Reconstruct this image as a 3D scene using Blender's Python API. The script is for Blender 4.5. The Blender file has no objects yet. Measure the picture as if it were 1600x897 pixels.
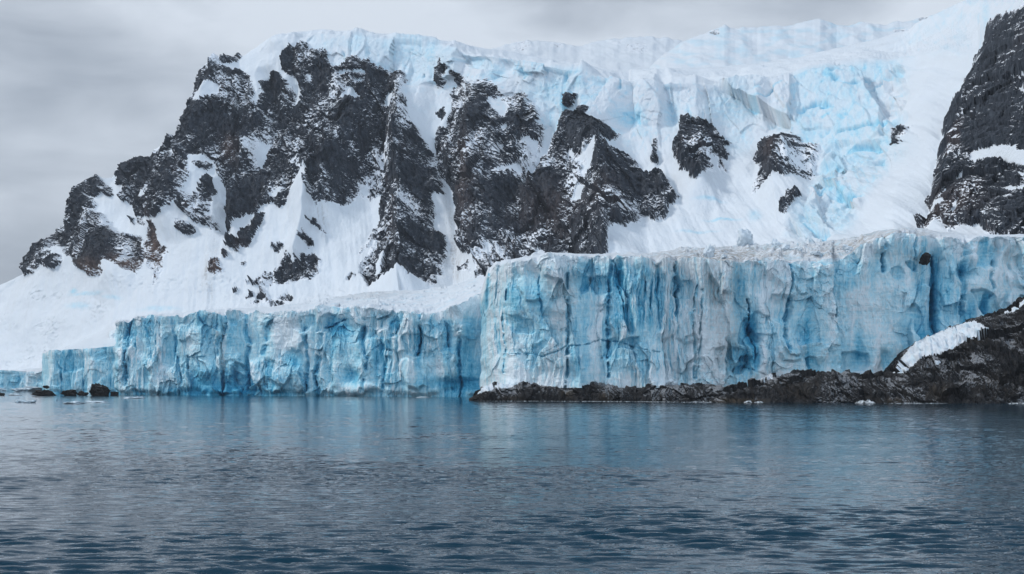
import bpy, math, random
import numpy as np
random.seed(7)
S = bpy.context.scene
COL = S.collection
F32 = np.float32
# ---------------------------------------------------------------- survey constants
FOC, CX, HY, CZ = 2222.0, 800.0, 596.0, 6.5      # focal length in picture units, centre, horizon, eye height (m)

def ipl(nodes):
    xs = np.array([n[0] for n in nodes], float)
    cols = [np.array([n[i] for n in nodes], float) for i in range(1, len(nodes[0]))]
    def f(x, i=0): return np.interp(x, xs, cols[i])
    return f
def world(px, py, Y):
    return (px - CX) * Y / FOC, Y, CZ + (HY - py) * Y / FOC
def sstep(x, a, b):
    t = np.clip((x - a) / (b - a), 0, 1); return t * t * (3 - 2 * t)
def blur1(a, s, axis=0):
    if s <= 0: return a
    r = int(3 * s); k = np.exp(-0.5 * (np.arange(-r, r + 1) / s) ** 2); k /= k.sum()
    return np.apply_along_axis(lambda v: np.convolve(np.pad(v, r, mode='edge'), k, 'valid'), axis, a)

# ---------------------------------------------------------------- noise
def _tab(seed):
    rs = np.random.RandomState(seed); p = rs.permutation(256); p = np.concatenate([p, p, p])
    a = rs.rand(256) * 2 * np.pi
    return p, np.cos(a).astype(F32), np.sin(a).astype(F32)
_tabs = {}
def tab(seed):
    if seed not in _tabs: _tabs[seed] = _tab(seed)
    return _tabs[seed]
def pn(x, y, seed=0):
    p, gx, gy = tab(seed)
    x = np.asarray(x, F32); y = np.asarray(y, F32)
    xf = np.floor(x); yf = np.floor(y)
    xi = xf.astype(np.int32) & 255; yi = yf.astype(np.int32) & 255
    x = x - xf; y = y - yf
    u = x * x * x * (x * (x * 6 - 15) + 10); v = y * y * y * (y * (y * 6 - 15) + 10)
    def g(ix, iy, dx, dy):
        h = p[p[ix] + iy]; return gx[h] * dx + gy[h] * dy
    xi1 = (xi + 1) & 255; yi1 = (yi + 1) & 255
    a = g(xi, yi, x, y); b = g(xi1, yi, x - 1, y); c = g(xi, yi1, x, y - 1); d = g(xi1, yi1, x - 1, y - 1)
    a = a + u * (b - a); c = c + u * (d - c)
    return (a + v * (c - a)) * 1.5
def fbm(x, y, o=4, seed=0, gain=0.5):
    s = 0; a = 1.0; n = 0
    for i in range(o):
        s = s + a * pn(x * 2.03 ** i + 13.1 * i, y * 2.03 ** i - 7.7 * i, seed + i); n += a; a *= gain
    return s / n * 1.3
def ridged(x, y, o=4, seed=0, gain=0.5):
    s = 0; a = 1.0; n = 0
    for i in range(o):
        r = 1 - np.abs(pn(x * 2.03 ** i + 3.1 * i, y * 2.03 ** i + 5.7 * i, seed + i)) * 2.0
        s = s + a * r; n += a; a *= gain
    return s / n
def worley(x, y, seed=0):
    rs = np.random.RandomState(seed + 999); p, _, _ = tab(seed)
    jx, jy = rs.rand(256).astype(F32), rs.rand(256).astype(F32)
    r0, r1, r2 = [rs.rand(256).astype(F32) * 2 - 1 for _ in range(3)]
    x = np.asarray(x, F32); y = np.asarray(y, F32)
    xf = np.floor(x); yf = np.floor(y)
    best = np.full(x.shape, 99, F32); sec = np.full(x.shape, 99, F32)
    bid = np.zeros(x.shape, np.int32); bx = np.zeros(x.shape, F32); by = np.zeros(x.shape, F32)
    for oy in (-1, 0, 1):
        for ox in (-1, 0, 1):
            cxx = xf + ox; cyy = yf + oy
            h = p[p[cxx.astype(np.int32) & 255] + (cyy.astype(np.int32) & 255)]
            dx = x - (cxx + jx[h]); dy = y - (cyy + jy[h]); d = dx * dx + dy * dy
            m = d < best
            sec = np.where(m, best, np.minimum(sec, d))
            best = np.where(m, d, best); bid = np.where(m, h, bid); bx = np.where(m, dx, bx); by = np.where(m, dy, by)
    return np.sqrt(best), np.sqrt(sec), bid, bx, by, r0, r1, r2
def facet(x, y, seed=0, tilt=0.9, tilty=None):
    f1, f2, b, dx, dy, r0, r1, r2 = worley(x, y, seed)
    if tilty is None: tilty = tilt
    return r0[b] * 0.6 + r1[b] * dx * tilt + r2[b] * dy * tilty
def crackd(x, y, seed=0):
    f1, f2 = worley(x, y, seed)[:2]; return f2 - f1

# ---------------------------------------------------------------- polygons (survey of the rock outlines)
def sdist(px, py, poly, pad=14.0):
    """signed distance (inside positive), clipped to +-pad"""
    P = np.array(poly, float)
    out = np.full(px.shape, -pad, F32)
    m = (px > P[:, 0].min() - pad) & (px < P[:, 0].max() + pad) & (py > P[:, 1].min() - pad) & (py < P[:, 1].max() + pad)
    if not m.any(): return out
    x = px[m].astype(F32); y = py[m].astype(F32)
    d2 = np.full(x.shape, 1e9, F32); ins = np.zeros(x.shape, bool)
    n = len(P)
    for i in range(n):
        x0, y0 = P[i]; x1, y1 = P[(i + 1) % n]
        ex, ey = x1 - x0, y1 - y0; L = ex * ex + ey * ey + 1e-9
        t = np.clip(((x - x0) * ex + (y - y0) * ey) / L, 0, 1)
        dx = x - x0 - t * ex; dy = y - y0 - t * ey
        d2 = np.minimum(d2, dx * dx + dy * dy)
        c = (y0 > y) != (y1 > y)
        if y1 != y0: ins ^= c & (x < ex * (y - y0) / (y1 - y0) + x0)
    d = np.sqrt(d2); d = np.where(ins, d, -d)
    out[m] = np.clip(d, -pad, pad)
    return out
def pldist(px, py, pts):
    d2 = np.full(px.shape, 1e9, F32); side = np.zeros(px.shape, F32)
    for (x0, y0), (x1, y1) in zip(pts[:-1], pts[1:]):
        ex, ey = x1 - x0, y1 - y0; L = ex * ex + ey * ey
        t = np.clip(((px - x0) * ex + (py - y0) * ey) / L, 0, 1)
        dx = px - x0 - t * ex; dy = py - y0 - t * ey; dd = dx * dx + dy * dy
        m = dd < d2; d2 = np.where(m, dd, d2); side = np.where(m, dx, side)
    return np.sqrt(d2), side

ROCKS = [
 ('west', 'dark rock shoulder at the low left end of the ridge, rusty along its foot',
  [(37,427),(39,407),(57,381),(85,367),(100,349),(105,335),(112,320),(122,300),(127,303),(135,298),(150,292),(163,290),(175,297),(179,311),(167,309),(160,318),(149,315),(160,327),(160,332),(150,337),(163,341),(172,345),(178,356),(190,366),(205,367),(222,372),(228,395),(226,410),(216,425),(205,425),(189,420),(178,413),(165,420),(172,435),(163,440),(148,437),(138,432),(127,424),(119,415),(111,402),(105,398),(100,397),(100,388),(92,384),(80,389),(69,391),(75,396),(92,399),(96,408),(87,420),(75,417),(68,413),(57,417),(46,424)]),
 ('rust', 'narrow rust-brown rock rib hanging down into the left snow slope',
  [(241,349),(247,353),(248,368),(249,382),(258,383),(259,392),(252,402),(251,412),(255,420),(250,432),(240,447),(235,437),(238,424),(229,418),(228,400),(229,385),(229,365)]),
 ('main', 'broad dark rock face of the mountain dusted with snow',
  [(182,273),(184,262),(200,252),(215,246),(234,243),(240,232),(255,223),(262,214),(276,212),(285,198),(295,175),(303,157),(309,148),(309,133),(313,118),(340,119),(347,112),(355,104),(366,95),(378,88),(382,91),(372,100),(360,110),(353,117),(365,119),(380,114),(388,117),(391,123),(395,128),(398,140),(398,150),(397,165),(394,179),(404,177),(408,155),(409,140),(408,125),(418,118),(436,116),(442,121),(450,126),(455,140),(452,160),(440,180),(433,197),(444,188),(452,178),(462,160),(467,145),(464,128),(458,118),(449,116),(441,104),(441,92),(449,82),(454,72),(468,69),(481,69),(481,77),(500,77),(510,83),(513,92),(515,100),(525,107),(532,105),(543,102),(545,95),(553,90),(564,91),(570,97),(578,98),(585,103),(598,106),(608,113),(620,113),(634,116),(639,124),(644,133),(641,147),(640,160),(647,170),(649,183),(650,200),(657,212),(668,226),(676,237),(678,223),(681,209),(687,196),(697,196),(698,187),(705,169),(710,154),(713,138),(711,125),(708,112),(716,116),(725,120),(733,125),(738,135),(745,133),(748,140),(757,141),(759,128),(768,126),(775,132),(783,141),(785,150),(778,155),(766,152),(775,170),(783,187),(790,180),(793,165),(787,160),(788,148),(797,150),(808,144),(815,146),(822,154),(832,161),(839,171),(843,181),(838,186),(845,195),(846,210),(843,225),(838,237),(850,231),(858,215),(862,208),(869,196),(868,190),(880,182),(893,173),(905,177),(918,174),(930,172),(934,182),(930,188),(940,192),(952,200),(963,210),(970,215),(964,225),(957,237),(947,244),(944,255),(955,256),(972,252),(985,250),(998,256),(1004,265),(1015,270),(1028,270),(1038,275),(1045,285),(1050,300),(1060,308),(1054,320),(1047,325),(1040,342),(1030,344),(1020,347),(1012,338),(1004,345),(1000,355),(990,363),(983,373),(965,378),(960,392),(957,420),(760,440),(744,440),(748,412),(756,404),(738,402),(728,397),(721,390),(721,382),(727,370),(731,362),(720,360),(712,350),(713,335),(712,322),(708,315),(700,290),(694,277),(688,275),(688,290),(690,300),(675,305),(678,325),(680,335),(674,347),(677,360),(690,362),(692,375),(694,400),(690,415),(683,430),(680,445),(660,449),(640,451),(620,449),(600,449),(575,449),(566,430),(559,415),(566,402),(575,385),(581,374),(572,384),(560,397),(553,399),(566,380),(581,357),(590,340),(597,318),(601,291),(592,303),(578,307),(568,304),(560,302),(555,308),(541,318),(535,323),(510,326),(500,327),(494,320),(490,303),(493,285),(496,269),(482,276),(474,289),(463,305),(452,314),(438,327),(430,318),(418,316),(410,322),(405,330),(392,334),(380,338),(365,342),(360,350),(350,352),(349,345),(352,330),(345,322),(346,310),(357,300),(353,290),(347,285),(342,270),(338,260),(333,255),(322,248),(306,253),(305,262),(306,275),(300,290),(296,305),(287,320),(278,333),(270,342),(262,345),(250,348),(243,345),(232,339),(218,339),(211,330),(209,322),(204,318),(195,318),(192,313),(195,300),(194,288),(185,287),(187,280)]),
 ('gully', 'small rock island in the snow gully below the main face',
  [(325,278),(333,277),(333,290),(328,305),(328,320),(322,330),(330,340),(337,345),(337,353),(325,353),(318,347),(305,345),(295,340),(291,330),(293,318),(307,310),(313,300),(317,285)]),
 ('knob', 'round dark rock knob ringed by snow under the hanging glacier',
  [(1065,183),(1076,181),(1077,188),(1090,187),(1104,192),(1115,200),(1122,208),(1125,214),(1135,222),(1143,221),(1142,228),(1132,228),(1125,230),(1135,238),(1139,245),(1137,253),(1127,256),(1130,263),(1134,270),(1127,275),(1123,270),(1122,258),(1108,257),(1106,266),(1117,275),(1112,283),(1100,293),(1092,305),(1087,300),(1081,294),(1080,285),(1066,277),(1061,262),(1061,252),(1053,248),(1051,238),(1056,225),(1062,215),(1063,200)]),
 ('block', 'square dark rock outcrop streaked with snow beside the icefall',
  [(1197,212),(1205,214),(1215,216),(1222,222),(1228,216),(1243,213),(1255,217),(1257,226),(1265,228),(1277,227),(1285,230),(1281,243),(1277,255),(1275,270),(1265,283),(1250,290),(1238,297),(1225,299),(1215,297),(1200,300),(1190,305),(1178,304),(1178,293),(1184,285),(1188,270),(1180,258),(1179,245),(1182,230),(1185,222)]),
 ('chip', 'small dark rock showing through the snow below the square outcrop',
  [(1236,320),(1250,312),(1257,318),(1250,325),(1248,332),(1237,340),(1228,347),(1221,343),(1225,333),(1235,327)]),
 ('sliver', 'thin rock sliver in the snow chute left of the right buttress',
  [(1399,228),(1402,211),(1410,199),(1425,198),(1418,210),(1406,227)]),
 ('east', 'tall dark rock buttress closing the slope at the right, with snow ledges',
  [(1745,-60),(1600,14),(1580,27),(1573,31),(1560,33),(1549,37),(1541,48),(1537,58),(1540,64),(1527,66),(1519,71),(1519,80),(1517,92),(1508,103),(1504,115),(1505,127),(1503,135),(1490,148),(1483,160),(1476,178),(1470,188),(1475,197),(1475,205),(1467,220),(1460,232),(1457,245),(1455,262),(1451,280),(1443,292),(1442,302),(1450,311),(1456,306),(1466,306),(1480,310),(1470,313),(1455,320),(1437,323),(1425,333),(1427,345),(1445,349),(1465,347),(1478,355),(1480,362),(1495,357),(1498,350),(1515,353),(1530,352),(1538,360),(1543,370),(1570,372),(1745,372)]),
 ('spot', None, [(379,385),(374,367),(385,354),(400,342),(415,335),(412,347),(405,358),(396,374),(387,384)]),
 ('spot', None, [(352,380),(358,372),(372,376),(378,379),(372,393),(362,389),(355,386)]),
 ('spot', None, [(347,394),(357,397),(361,403),(352,402)]),
 ('spot', None, [(328,425),(330,412),(338,402),(345,410),(345,420),(352,426),(338,431),(332,430)]),
 ('spot', None, [(427,445),(426,429),(434,422),(445,409),(454,405),(465,418),(469,411),(478,402),(492,398),(503,405),(499,416),(498,425),(485,436),(474,438),(465,440),(454,443),(443,443),(434,445)]),
 ('spot', None, [(389,444),(402,443),(414,432),(427,428),(427,446),(414,448),(400,448)]),
 ('spot', None, [(390,479),(405,465),(409,454),(420,455),(417,466),(407,472),(396,478)]),
 ('spot', None, [(413,473),(420,465),(428,470),(424,477)]),
 ('spot', None, [(426,476),(435,470),(445,475),(430,479)]),
 ('spot', None, [(434,464),(443,462),(449,458),(457,467),(453,472),(440,468)]),
 ('spot', None, [(476,381),(481,372),(490,376),(491,388),(483,385)]),
 ('spot', None, [(489,354),(497,350),(505,360),(508,364),(497,360)]),
 ('spot', None, [(428,387),(440,383),(452,389),(440,397),(433,394)]),
 ('spot', None, [(366,458),(371,453),(375,454),(370,459)]),
 ('spot', None, [(387,468),(396,460),(398,462),(390,468)]),
 ('spot', None, [(377,415),(381,408),(384,409),(379,416)]),
 ('spot', None, [(542,435),(550,428),(555,431),(548,438)]),
 ('spot', None, [(281,360),(288,350),(296,351),(305,358),(300,366),(293,368),(286,363)]),
 ('spot', None, [(1017,256),(1018,240),(1023,231),(1028,245),(1027,256)]),
 ('spot', None, [(1020,229),(1021,218),(1026,220),(1026,229)]),
 ('spot', None, [(882,148),(893,146),(903,149),(898,160),(892,167),(884,165)]),
 ('spot', None, [(681,131),(684,116),(692,103),(694,96),(700,101),(706,107),(701,114),(695,125),(690,137),(684,135)]),
 ('spot', None, [(700,146),(706,137),(715,143),(712,151),(704,153)]),
 ('spot', None, [(682,176),(692,168),(695,175),(687,184)]),
 ('spot', None, [(716,423),(735,408),(738,432),(733,424)]),
 ('spot', None, [(204,347),(206,341),(212,344),(211,350)]),
 ('spot', None, [(216,346),(220,342),(229,348),(226,353),(218,351)]),
 ('spot', None, [(312,264),(318,258),(334,257),(326,268),(316,267)]),
]
SNOWS = [
 [(215,307),(216,290),(222,292),(232,302),(242,307),(228,309)], [(243,330),(247,318),(251,312),(250,322),(246,331)],
 [(251,247),(259,230),(267,227),(276,232),(284,235),(287,244),(292,253),(278,249),(267,246)],
 [(316,155),(330,149),(340,145),(353,149),(348,162),(338,169),(325,175),(316,168)],
 [(394,253),(402,216),(413,217),(409,235),(405,251)], [(418,312),(430,300),(437,295),(448,297),(440,307),(425,314)],
 [(536,161),(545,144),(555,141),(558,150),(568,154),(567,164),(550,161)], [(599,150),(613,142),(623,146),(616,160),(611,174),(603,169),(599,160)],
 [(528,114),(550,111),(571,111),(575,118),(545,120),(535,122)], [(477,116),(484,113),(489,121),(480,125)], [(557,128),(568,126),(567,131),(558,132)],
 [(504,240),(515,237),(531,243),(522,247)], [(458,262),(468,259),(483,268),(497,268),(490,277),(470,270)], [(558,300),(562,288),(572,286),(576,302)],
 [(589,447),(592,415),(600,401),(608,404),(606,425),(602,447)], [(784,215),(786,200),(795,192),(799,210),(792,218)],
 [(799,233),(810,218),(823,206),(828,212),(839,212),(837,229),(829,233),(824,225),(815,231),(805,234)], [(779,245),(790,229),(798,232),(786,247)],
 [(816,257),(835,248),(832,257),(820,260)], [(777,279),(795,261),(810,254),(817,264),(800,270)], [(887,262),(889,242),(896,240),(903,262),(897,258)],
 [(903,266),(920,258),(940,248),(939,272),(928,286),(917,295),(916,280),(919,272)], [(893,312),(905,302),(920,304),(908,319)],
 [(830,405),(845,387),(854,396),(856,407)], [(761,407),(773,389),(778,400),(771,410)], [(779,408),(782,392),(787,396),(789,408)], [(799,384),(806,372),(813,381)],
 [(1068,199),(1080,196),(1095,201),(1093,205),(1075,203)], [(1104,257),(1121,256),(1123,268),(1112,272),(1105,267)],
 [(1455,307),(1475,291),(1493,276),(1505,265),(1523,255),(1515,267),(1497,283),(1478,298),(1466,307)],
 [(1511,240),(1522,231),(1545,229),(1553,225),(1565,229),(1580,228),(1588,225),(1590,234),(1604,235),(1660,240),(1660,262),(1600,259),(1590,259),(1580,255),(1560,253),(1540,253),(1525,257),(1514,250)],
 [(1480,337),(1489,321),(1493,307),(1503,302),(1498,318),(1497,328),(1487,336)], [(1559,287),(1578,280),(1588,283),(1620,281),(1610,289),(1570,292)],
 [(1512,299),(1525,297),(1532,301),(1515,303)], [(1587,265),(1610,260),(1612,277),(1592,271)], [(1569,139),(1580,127),(1610,121),(1610,131),(1582,135),(1575,142)],
 [(1579,144),(1610,140),(1610,157),(1590,153)], [(1488,240),(1500,234),(1503,240),(1498,246)], [(1545,133),(1563,132),(1563,143),(1550,141)], [(720,132),(730,128),(734,140),(726,144)],
]
HALF = [
 [(350,138),(365,127),(385,123),(396,133),(391,152),(372,155),(363,146)], [(303,225),(315,203),(330,198),(346,203),(353,215),(351,234),(335,237),(314,242)],
 [(462,190),(480,186),(515,182),(505,196),(510,226),(490,215),(470,198)], [(437,245),(445,225),(470,215),(480,235),(470,255),(450,258)], [(604,388),(604,362),(613,360),(613,388)],
 [(1515,98),(1518,76),(1534,66),(1532,80),(1522,96)], [(870,250),(905,215),(925,240),(930,290),(900,320),(885,285)], [(770,290),(800,245),(860,240),(885,260),(850,275),(800,280)],
 [(1225,290),(1235,225),(1285,232),(1275,270),(1255,288)], [(545,300),(540,280),(590,265),(600,290)], [(845,200),(870,190),(850,260),(815,265),(800,240)],
 [(400,200),(430,195),(420,235),(395,260),(380,240)], [(300,215),(320,250),(345,260),(350,300),(360,300),(350,240),(330,205)], [(510,120),(535,125),(575,118),(585,135),(550,145),(525,160),(512,145)],
 [(640,150),(650,190),(655,225),(630,215),(622,180),(610,175),(620,145)], [(1180,225),(1192,222),(1193,270),(1188,300),(1178,300),(1186,270)], [(225,435),(235,405),(255,415),(250,440),(240,450)],
 [(120,440),(130,420),(175,430),(170,445)], [(560,250),(590,235),(620,240),(640,270),(600,275)], [(555,395),(585,360),(600,330),(605,350),(590,385),(570,420)],
]

# ---------------------------------------------------------------- mesh helpers
def new_mesh(name, V, Q, mat, parent=None, attrs=None, smooth=True, tris=None):
    me = bpy.data.meshes.new(name)
    V = np.ascontiguousarray(V, F32); Q = np.ascontiguousarray(Q, np.int32)
    n, k = Q.shape
    me.vertices.add(len(V)); me.vertices.foreach_set('co', V.ravel())
    me.loops.add(n * k); me.loops.foreach_set('vertex_index', Q.ravel())
    me.polygons.add(n); me.polygons.foreach_set('loop_start', np.arange(n, dtype=np.int32) * k)
    me.polygons.foreach_set('loop_total', np.full(n, k, np.int32))
    me.polygons.foreach_set('use_smooth', np.full(n, bool(smooth)))
    for kx, a in (attrs or {}).items():
        at = me.attributes.new(kx, 'FLOAT', 'POINT'); at.data.foreach_set('value', np.ascontiguousarray(a, F32).ravel())
    me.update(calc_edges=True); me.validate()
    me.materials.append(mat)
    o = bpy.data.objects.new(name, me); COL.objects.link(o)
    if parent: o.parent = parent
    return o
def sub_mesh(name, V, Q, mat, parent=None, attrs=None, smooth=True, origin=None):
    u, inv = np.unique(Q.ravel(), return_inverse=True)
    Vs = V[u]
    o = new_mesh(name, Vs, inv.reshape(Q.shape), mat, parent, {k: a[u] for k, a in (attrs or {}).items()}, smooth)
    return o
def grid_quads(nr, nc):
    i = np.arange(nr * nc).reshape(nr, nc)
    return np.stack([i[:-1, :-1], i[:-1, 1:], i[1:, 1:], i[1:, :-1]], -1).reshape(-1, 4)
def root(name, label, cat, loc=(0, 0, 0), group=None, kind=None):
    o = bpy.data.objects.new(name, None); COL.objects.link(o); o.location = loc; o.empty_display_size = 2
    tag(o, label, cat, group, kind); return o
def tag(o, label=None, cat=None, group=None, kind=None):
    if label: o['label'] = label
    if cat: o['category'] = cat
    if group: o['group'] = group
    if kind: o['kind'] = kind
def parented(o, r):
    o.parent = r; o.matrix_parent_inverse = r.matrix_basis.inverted() if r.location.length > 0 else o.matrix_parent_inverse
def normals(P):
    du = np.gradient(P, axis=1); dv = np.gradient(P, axis=0)
    n = np.cross(du, dv); n /= np.linalg.norm(n, axis=-1, keepdims=True) + 1e-9
    return n

# ---------------------------------------------------------------- materials
def nt(name):
    m = bpy.data.materials.new(name); m.use_nodes = True
    t = m.node_tree; b = t.nodes['Principled BSDF']; return m, t, b
def N(t, typ, **kw):
    n = t.nodes.new(typ)
    for k, v in kw.items():
        if k in n.inputs.keys() if hasattr(n.inputs, 'keys') else False: n.inputs[k].default_value = v
        else: setattr(n, k, v)
    return n
def math_(t, op, a, b=None, clamp=False):
    n = t.nodes.new('ShaderNodeMath'); n.operation = op; n.use_clamp = clamp
    for i, v in enumerate((a, b)):
        if v is None: continue
        if hasattr(v, 'links') or hasattr(v, 'is_linked'): t.links.new(v, n.inputs[i])
        else: n.inputs[i].default_value = v
    return n.outputs[0]
def mixc(t, f, a, b):
    n = t.nodes.new('ShaderNodeMix'); n.data_type = 'RGBA'
    for s, v in ((n.inputs[0], f), (n.inputs[6], a), (n.inputs[7], b)):
        if hasattr(v, 'is_linked'): t.links.new(v, s)
        elif isinstance(v, (int, float)): s.default_value = v
        else: s.default_value = (*v, 1)
    return n.outputs[2]
def attr(t, name):
    n = t.nodes.new('ShaderNodeAttribute'); n.attribute_name = name; return n.outputs['Fac']
def noise(t, scale, detail=4, rough=0.55, sc=(1, 1, 1), off=(0, 0, 0), vec=None, dist=0.0):
    c = t.nodes.new('ShaderNodeTexCoord'); mp = t.nodes.new('ShaderNodeMapping')
    mp.inputs['Scale'].default_value = sc; mp.inputs['Location'].default_value = off
    t.links.new(vec if vec is not None else c.outputs['Object'], mp.inputs['Vector'])
    n = t.nodes.new('ShaderNodeTexNoise'); n.inputs['Scale'].default_value = scale
    n.inputs['Detail'].default_value = detail; n.inputs['Roughness'].default_value = rough; n.inputs['Distortion'].default_value = dist
    t.links.new(mp.outputs[0], n.inputs['Vector']); return n.outputs['Fac']
def ramp(t, x, a, b):
    n = t.nodes.new('ShaderNodeMapRange'); n.interpolation_type = 'SMOOTHSTEP'; n.inputs[1].default_value = a; n.inputs[2].default_value = b
    t.links.new(x, n.inputs[0]); return n.outputs[0]
def bump(t, b, h, dist, strength=1.0):
    n = t.nodes.new('ShaderNodeBump'); n.inputs['Strength'].default_value = strength; n.inputs['Distance'].default_value = dist
    t.links.new(h, n.inputs['Height']); t.links.new(n.outputs[0], b.inputs['Normal']); return n

def mat_rock(name, scale=1.0, dark=(0.006, 0.010, 0.018), mid=(0.062, 0.076, 0.096), brown=(0.095, 0.060, 0.048), dusty=1.0, bumpd=0.6):
    m, t, b = nt(name)
    n1 = noise(t, 0.30 * scale, 6, 0.65, (1, 1, 0.6)); n2 = noise(t, 0.035 * scale, 4, 0.6, (1, 1, 0.5), (31, 7, 3))
    n3 = noise(t, 0.95 * scale, 3, 0.75, (0.8, 1, 1.3), (9, 3, 1)); n4 = noise(t, 0.16 * scale, 3, 0.6, (1, 1, 0.45), (2, 3, 11), dist=0.6)
    n5 = noise(t, 0.55 * scale, 4, 0.7, (1.5, 1.5, 0.35), (8, 2, 5)); c = mixc(t, ramp(t, math_(t, 'ADD', math_(t, 'MULTIPLY', n1, 0.55), math_(t, 'MULTIPLY', n5, 0.45)), 0.38, 0.72), dark, mid)
    rust = math_(t, 'ADD', math_(t, 'MULTIPLY', ramp(t, n2, 0.55, 0.78), 0.40), math_(t, 'MULTIPLY', attr(t, 'rust'), 0.9), True)
    c = mixc(t, rust, c, mixc(t, n1, brown, tuple(v * 1.6 for v in brown)))
    g = t.nodes.new('ShaderNodeNewGeometry'); s = t.nodes.new('ShaderNodeSeparateXYZ'); t.links.new(g.outputs['Normal'], s.inputs[0])
    lie = math_(t, 'MULTIPLY', math_(t, 'SUBTRACT', s.outputs['Z'], 0.35), 0.75)
    v = math_(t, 'ADD', math_(t, 'MULTIPLY', math_(t, 'SUBTRACT', n3, 0.5), 1.8), lie)
    v = math_(t, 'ADD', v, math_(t, 'MULTIPLY', math_(t, 'SUBTRACT', n2, 0.5), 2.9))
    v = math_(t, 'ADD', v, math_(t, 'MULTIPLY', math_(t, 'SUBTRACT', n4, 0.5), 0.9))
    v = math_(t, 'ADD', v, math_(t, 'MULTIPLY', attr(t, 'dust'), 0.42))
    sn = math_(t, 'MULTIPLY', ramp(t, v, 0.24, 0.62), dusty)
    c = mixc(t, sn, c, (0.78, 0.82, 0.87))
    t.links.new(c, b.inputs['Base Color']); b.inputs['Roughness'].default_value = 0.85
    b.inputs['Specular IOR Level'].default_value = 0.25
    bump(t, b, math_(t, 'ADD', n1, math_(t, 'MULTIPLY', n3, 0.4)), bumpd, 0.8)
    return m
def mat_snow(name, base=(0.70, 0.755, 0.81), bd=1.1):
    m, t, b = nt(name)
    n1 = noise(t, 0.05, 5, 0.6, (1, 1, 0.4)); n2 = noise(t, 0.6, 5, 0.7, (1, 1, 0.35), (4, 9, 2)); n3 = noise(t, 0.9, 3, 0.6, (1, 1, 0.06), (3, 3, 3))
    c = mixc(t, ramp(t, n1, 0.3, 0.7), base, tuple(v * 0.95 for v in base))
    blue = math_(t, 'MULTIPLY', attr(t, 'blue'), math_(t, 'ADD', 0.65, math_(t, 'MULTIPLY', n2, 0.7)), True)
    c = mixc(t, blue, c, mixc(t, ramp(t, n2, 0.3, 0.7), (0.22, 0.55, 0.74), (0.48, 0.75, 0.86)))
    dirt = math_(t, 'MULTIPLY', attr(t, 'dirt'), ramp(t, n2, 0.35, 0.65), True)
    c = mixc(t, dirt, c, (0.26, 0.235, 0.205))
    t.links.new(c, b.inputs['Base Color']); b.inputs['Roughness'].default_value = 0.75; b.inputs['Specular IOR Level'].default_value = 0.2
    bump(t, b, math_(t, 'ADD', math_(t, 'MULTIPLY', n2, 0.8), math_(t, 'MULTIPLY', n3, 0.5)), bd, 0.7)
    return m
def mat_ice(name):
    m, t, b = nt(name)
    st = noise(t, 0.55, 5, 0.65, (1, 1, 0.09), dist=0.3); st2 = noise(t, 1.7, 4, 0.65, (1, 1, 0.06), (5, 5, 5), dist=0.2)
    bl = noise(t, 0.10, 4, 0.6, (1, 1, 0.7), (2, 8, 1)); fine = noise(t, 1.1, 5, 0.7, (1, 1, 0.6), (7, 1, 6))
    w = math_(t, 'ADD', math_(t, 'MULTIPLY', math_(t, 'SUBTRACT', st, 0.5), 1.5), math_(t, 'MULTIPLY', math_(t, 'SUBTRACT', st2, 0.5), 1.1))
    w = math_(t, 'MULTIPLY', w, math_(t, 'MULTIPLY', attr(t, 'streak'), 0.8))
    lay = noise(t, 0.32, 4, 0.6, (0.3, 0.3, 2.6), (1, 2, 8), dist=0.8)
    w = math_(t, 'ADD', w, math_(t, 'MULTIPLY', math_(t, 'MULTIPLY', math_(t, 'SUBTRACT', lay, 0.5), 0.75), math_(t, 'SUBTRACT', 1.0, attr(t, 'streak'), True)))
    w = math_(t, 'ADD', w, math_(t, 'MULTIPLY', math_(t, 'SUBTRACT', fine, 0.5), 0.8))
    w = math_(t, 'ADD', w, math_(t, 'MULTIPLY', math_(t, 'SUBTRACT', bl, 0.5), 0.5))
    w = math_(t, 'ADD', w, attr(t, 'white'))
    r = t.nodes.new('ShaderNodeValToRGB'); e = r.color_ramp.elements
    e[0].position = 0.0; e[0].color = (0.02, 0.27, 0.46, 1); e[1].position = 1.0; e[1].color = (0.80, 0.89, 0.94, 1)
    for p, c in ((0.22, (0.09, 0.44, 0.64)), (0.45, (0.28, 0.63, 0.79)), (0.68, (0.48, 0.76, 0.87)), (0.85, (0.66, 0.84, 0.91))):
        x = e.new(p); x.color = (*c, 1)
    t.links.new(w, r.inputs[0])
    dn = math_(t, 'ADD', math_(t, 'MULTIPLY', fine, 0.8), math_(t, 'MULTIPLY', st, 0.6))
    dirt = math_(t, 'MULTIPLY', attr(t, 'dirt'), ramp(t, dn, 0.45, 0.95), True)
    c = mixc(t, dirt, r.outputs[0], mixc(t, fine, (0.20, 0.19, 0.18), (0.38, 0.35, 0.32)))
    t.links.new(c, b.inputs['Base Color']); b.inputs['Roughness'].default_value = 0.55; b.inputs['Specular IOR Level'].default_value = 0.3
    bump(t, b, math_(t, 'ADD', math_(t, 'MULTIPLY', math_(t, 'ADD', math_(t, 'MULTIPLY', st2, 0.6), st), math_(t, 'ADD', attr(t, 'streak'), 0.15)), math_(t, 'ADD', math_(t, 'MULTIPLY', fine, 1.0), math_(t, 'MULTIPLY', lay, 0.7))), 0.6, 0.8)
    return m
M_ROCK = mat_rock('dusted_rock'); M_SHORE = mat_rock('shore_rock', 2.2, (0.004, 0.004, 0.005), (0.032, 0.032, 0.034), (0.040, 0.031, 0.022), 0.25, 0.4)
M_SNOW = mat_snow('snow'); M_GLAC = M_SNOW; M_ICE = mat_ice('glacier_ice'); M_FLOE = mat_snow('floe_snow', (0.75, 0.82, 0.87))

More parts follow.
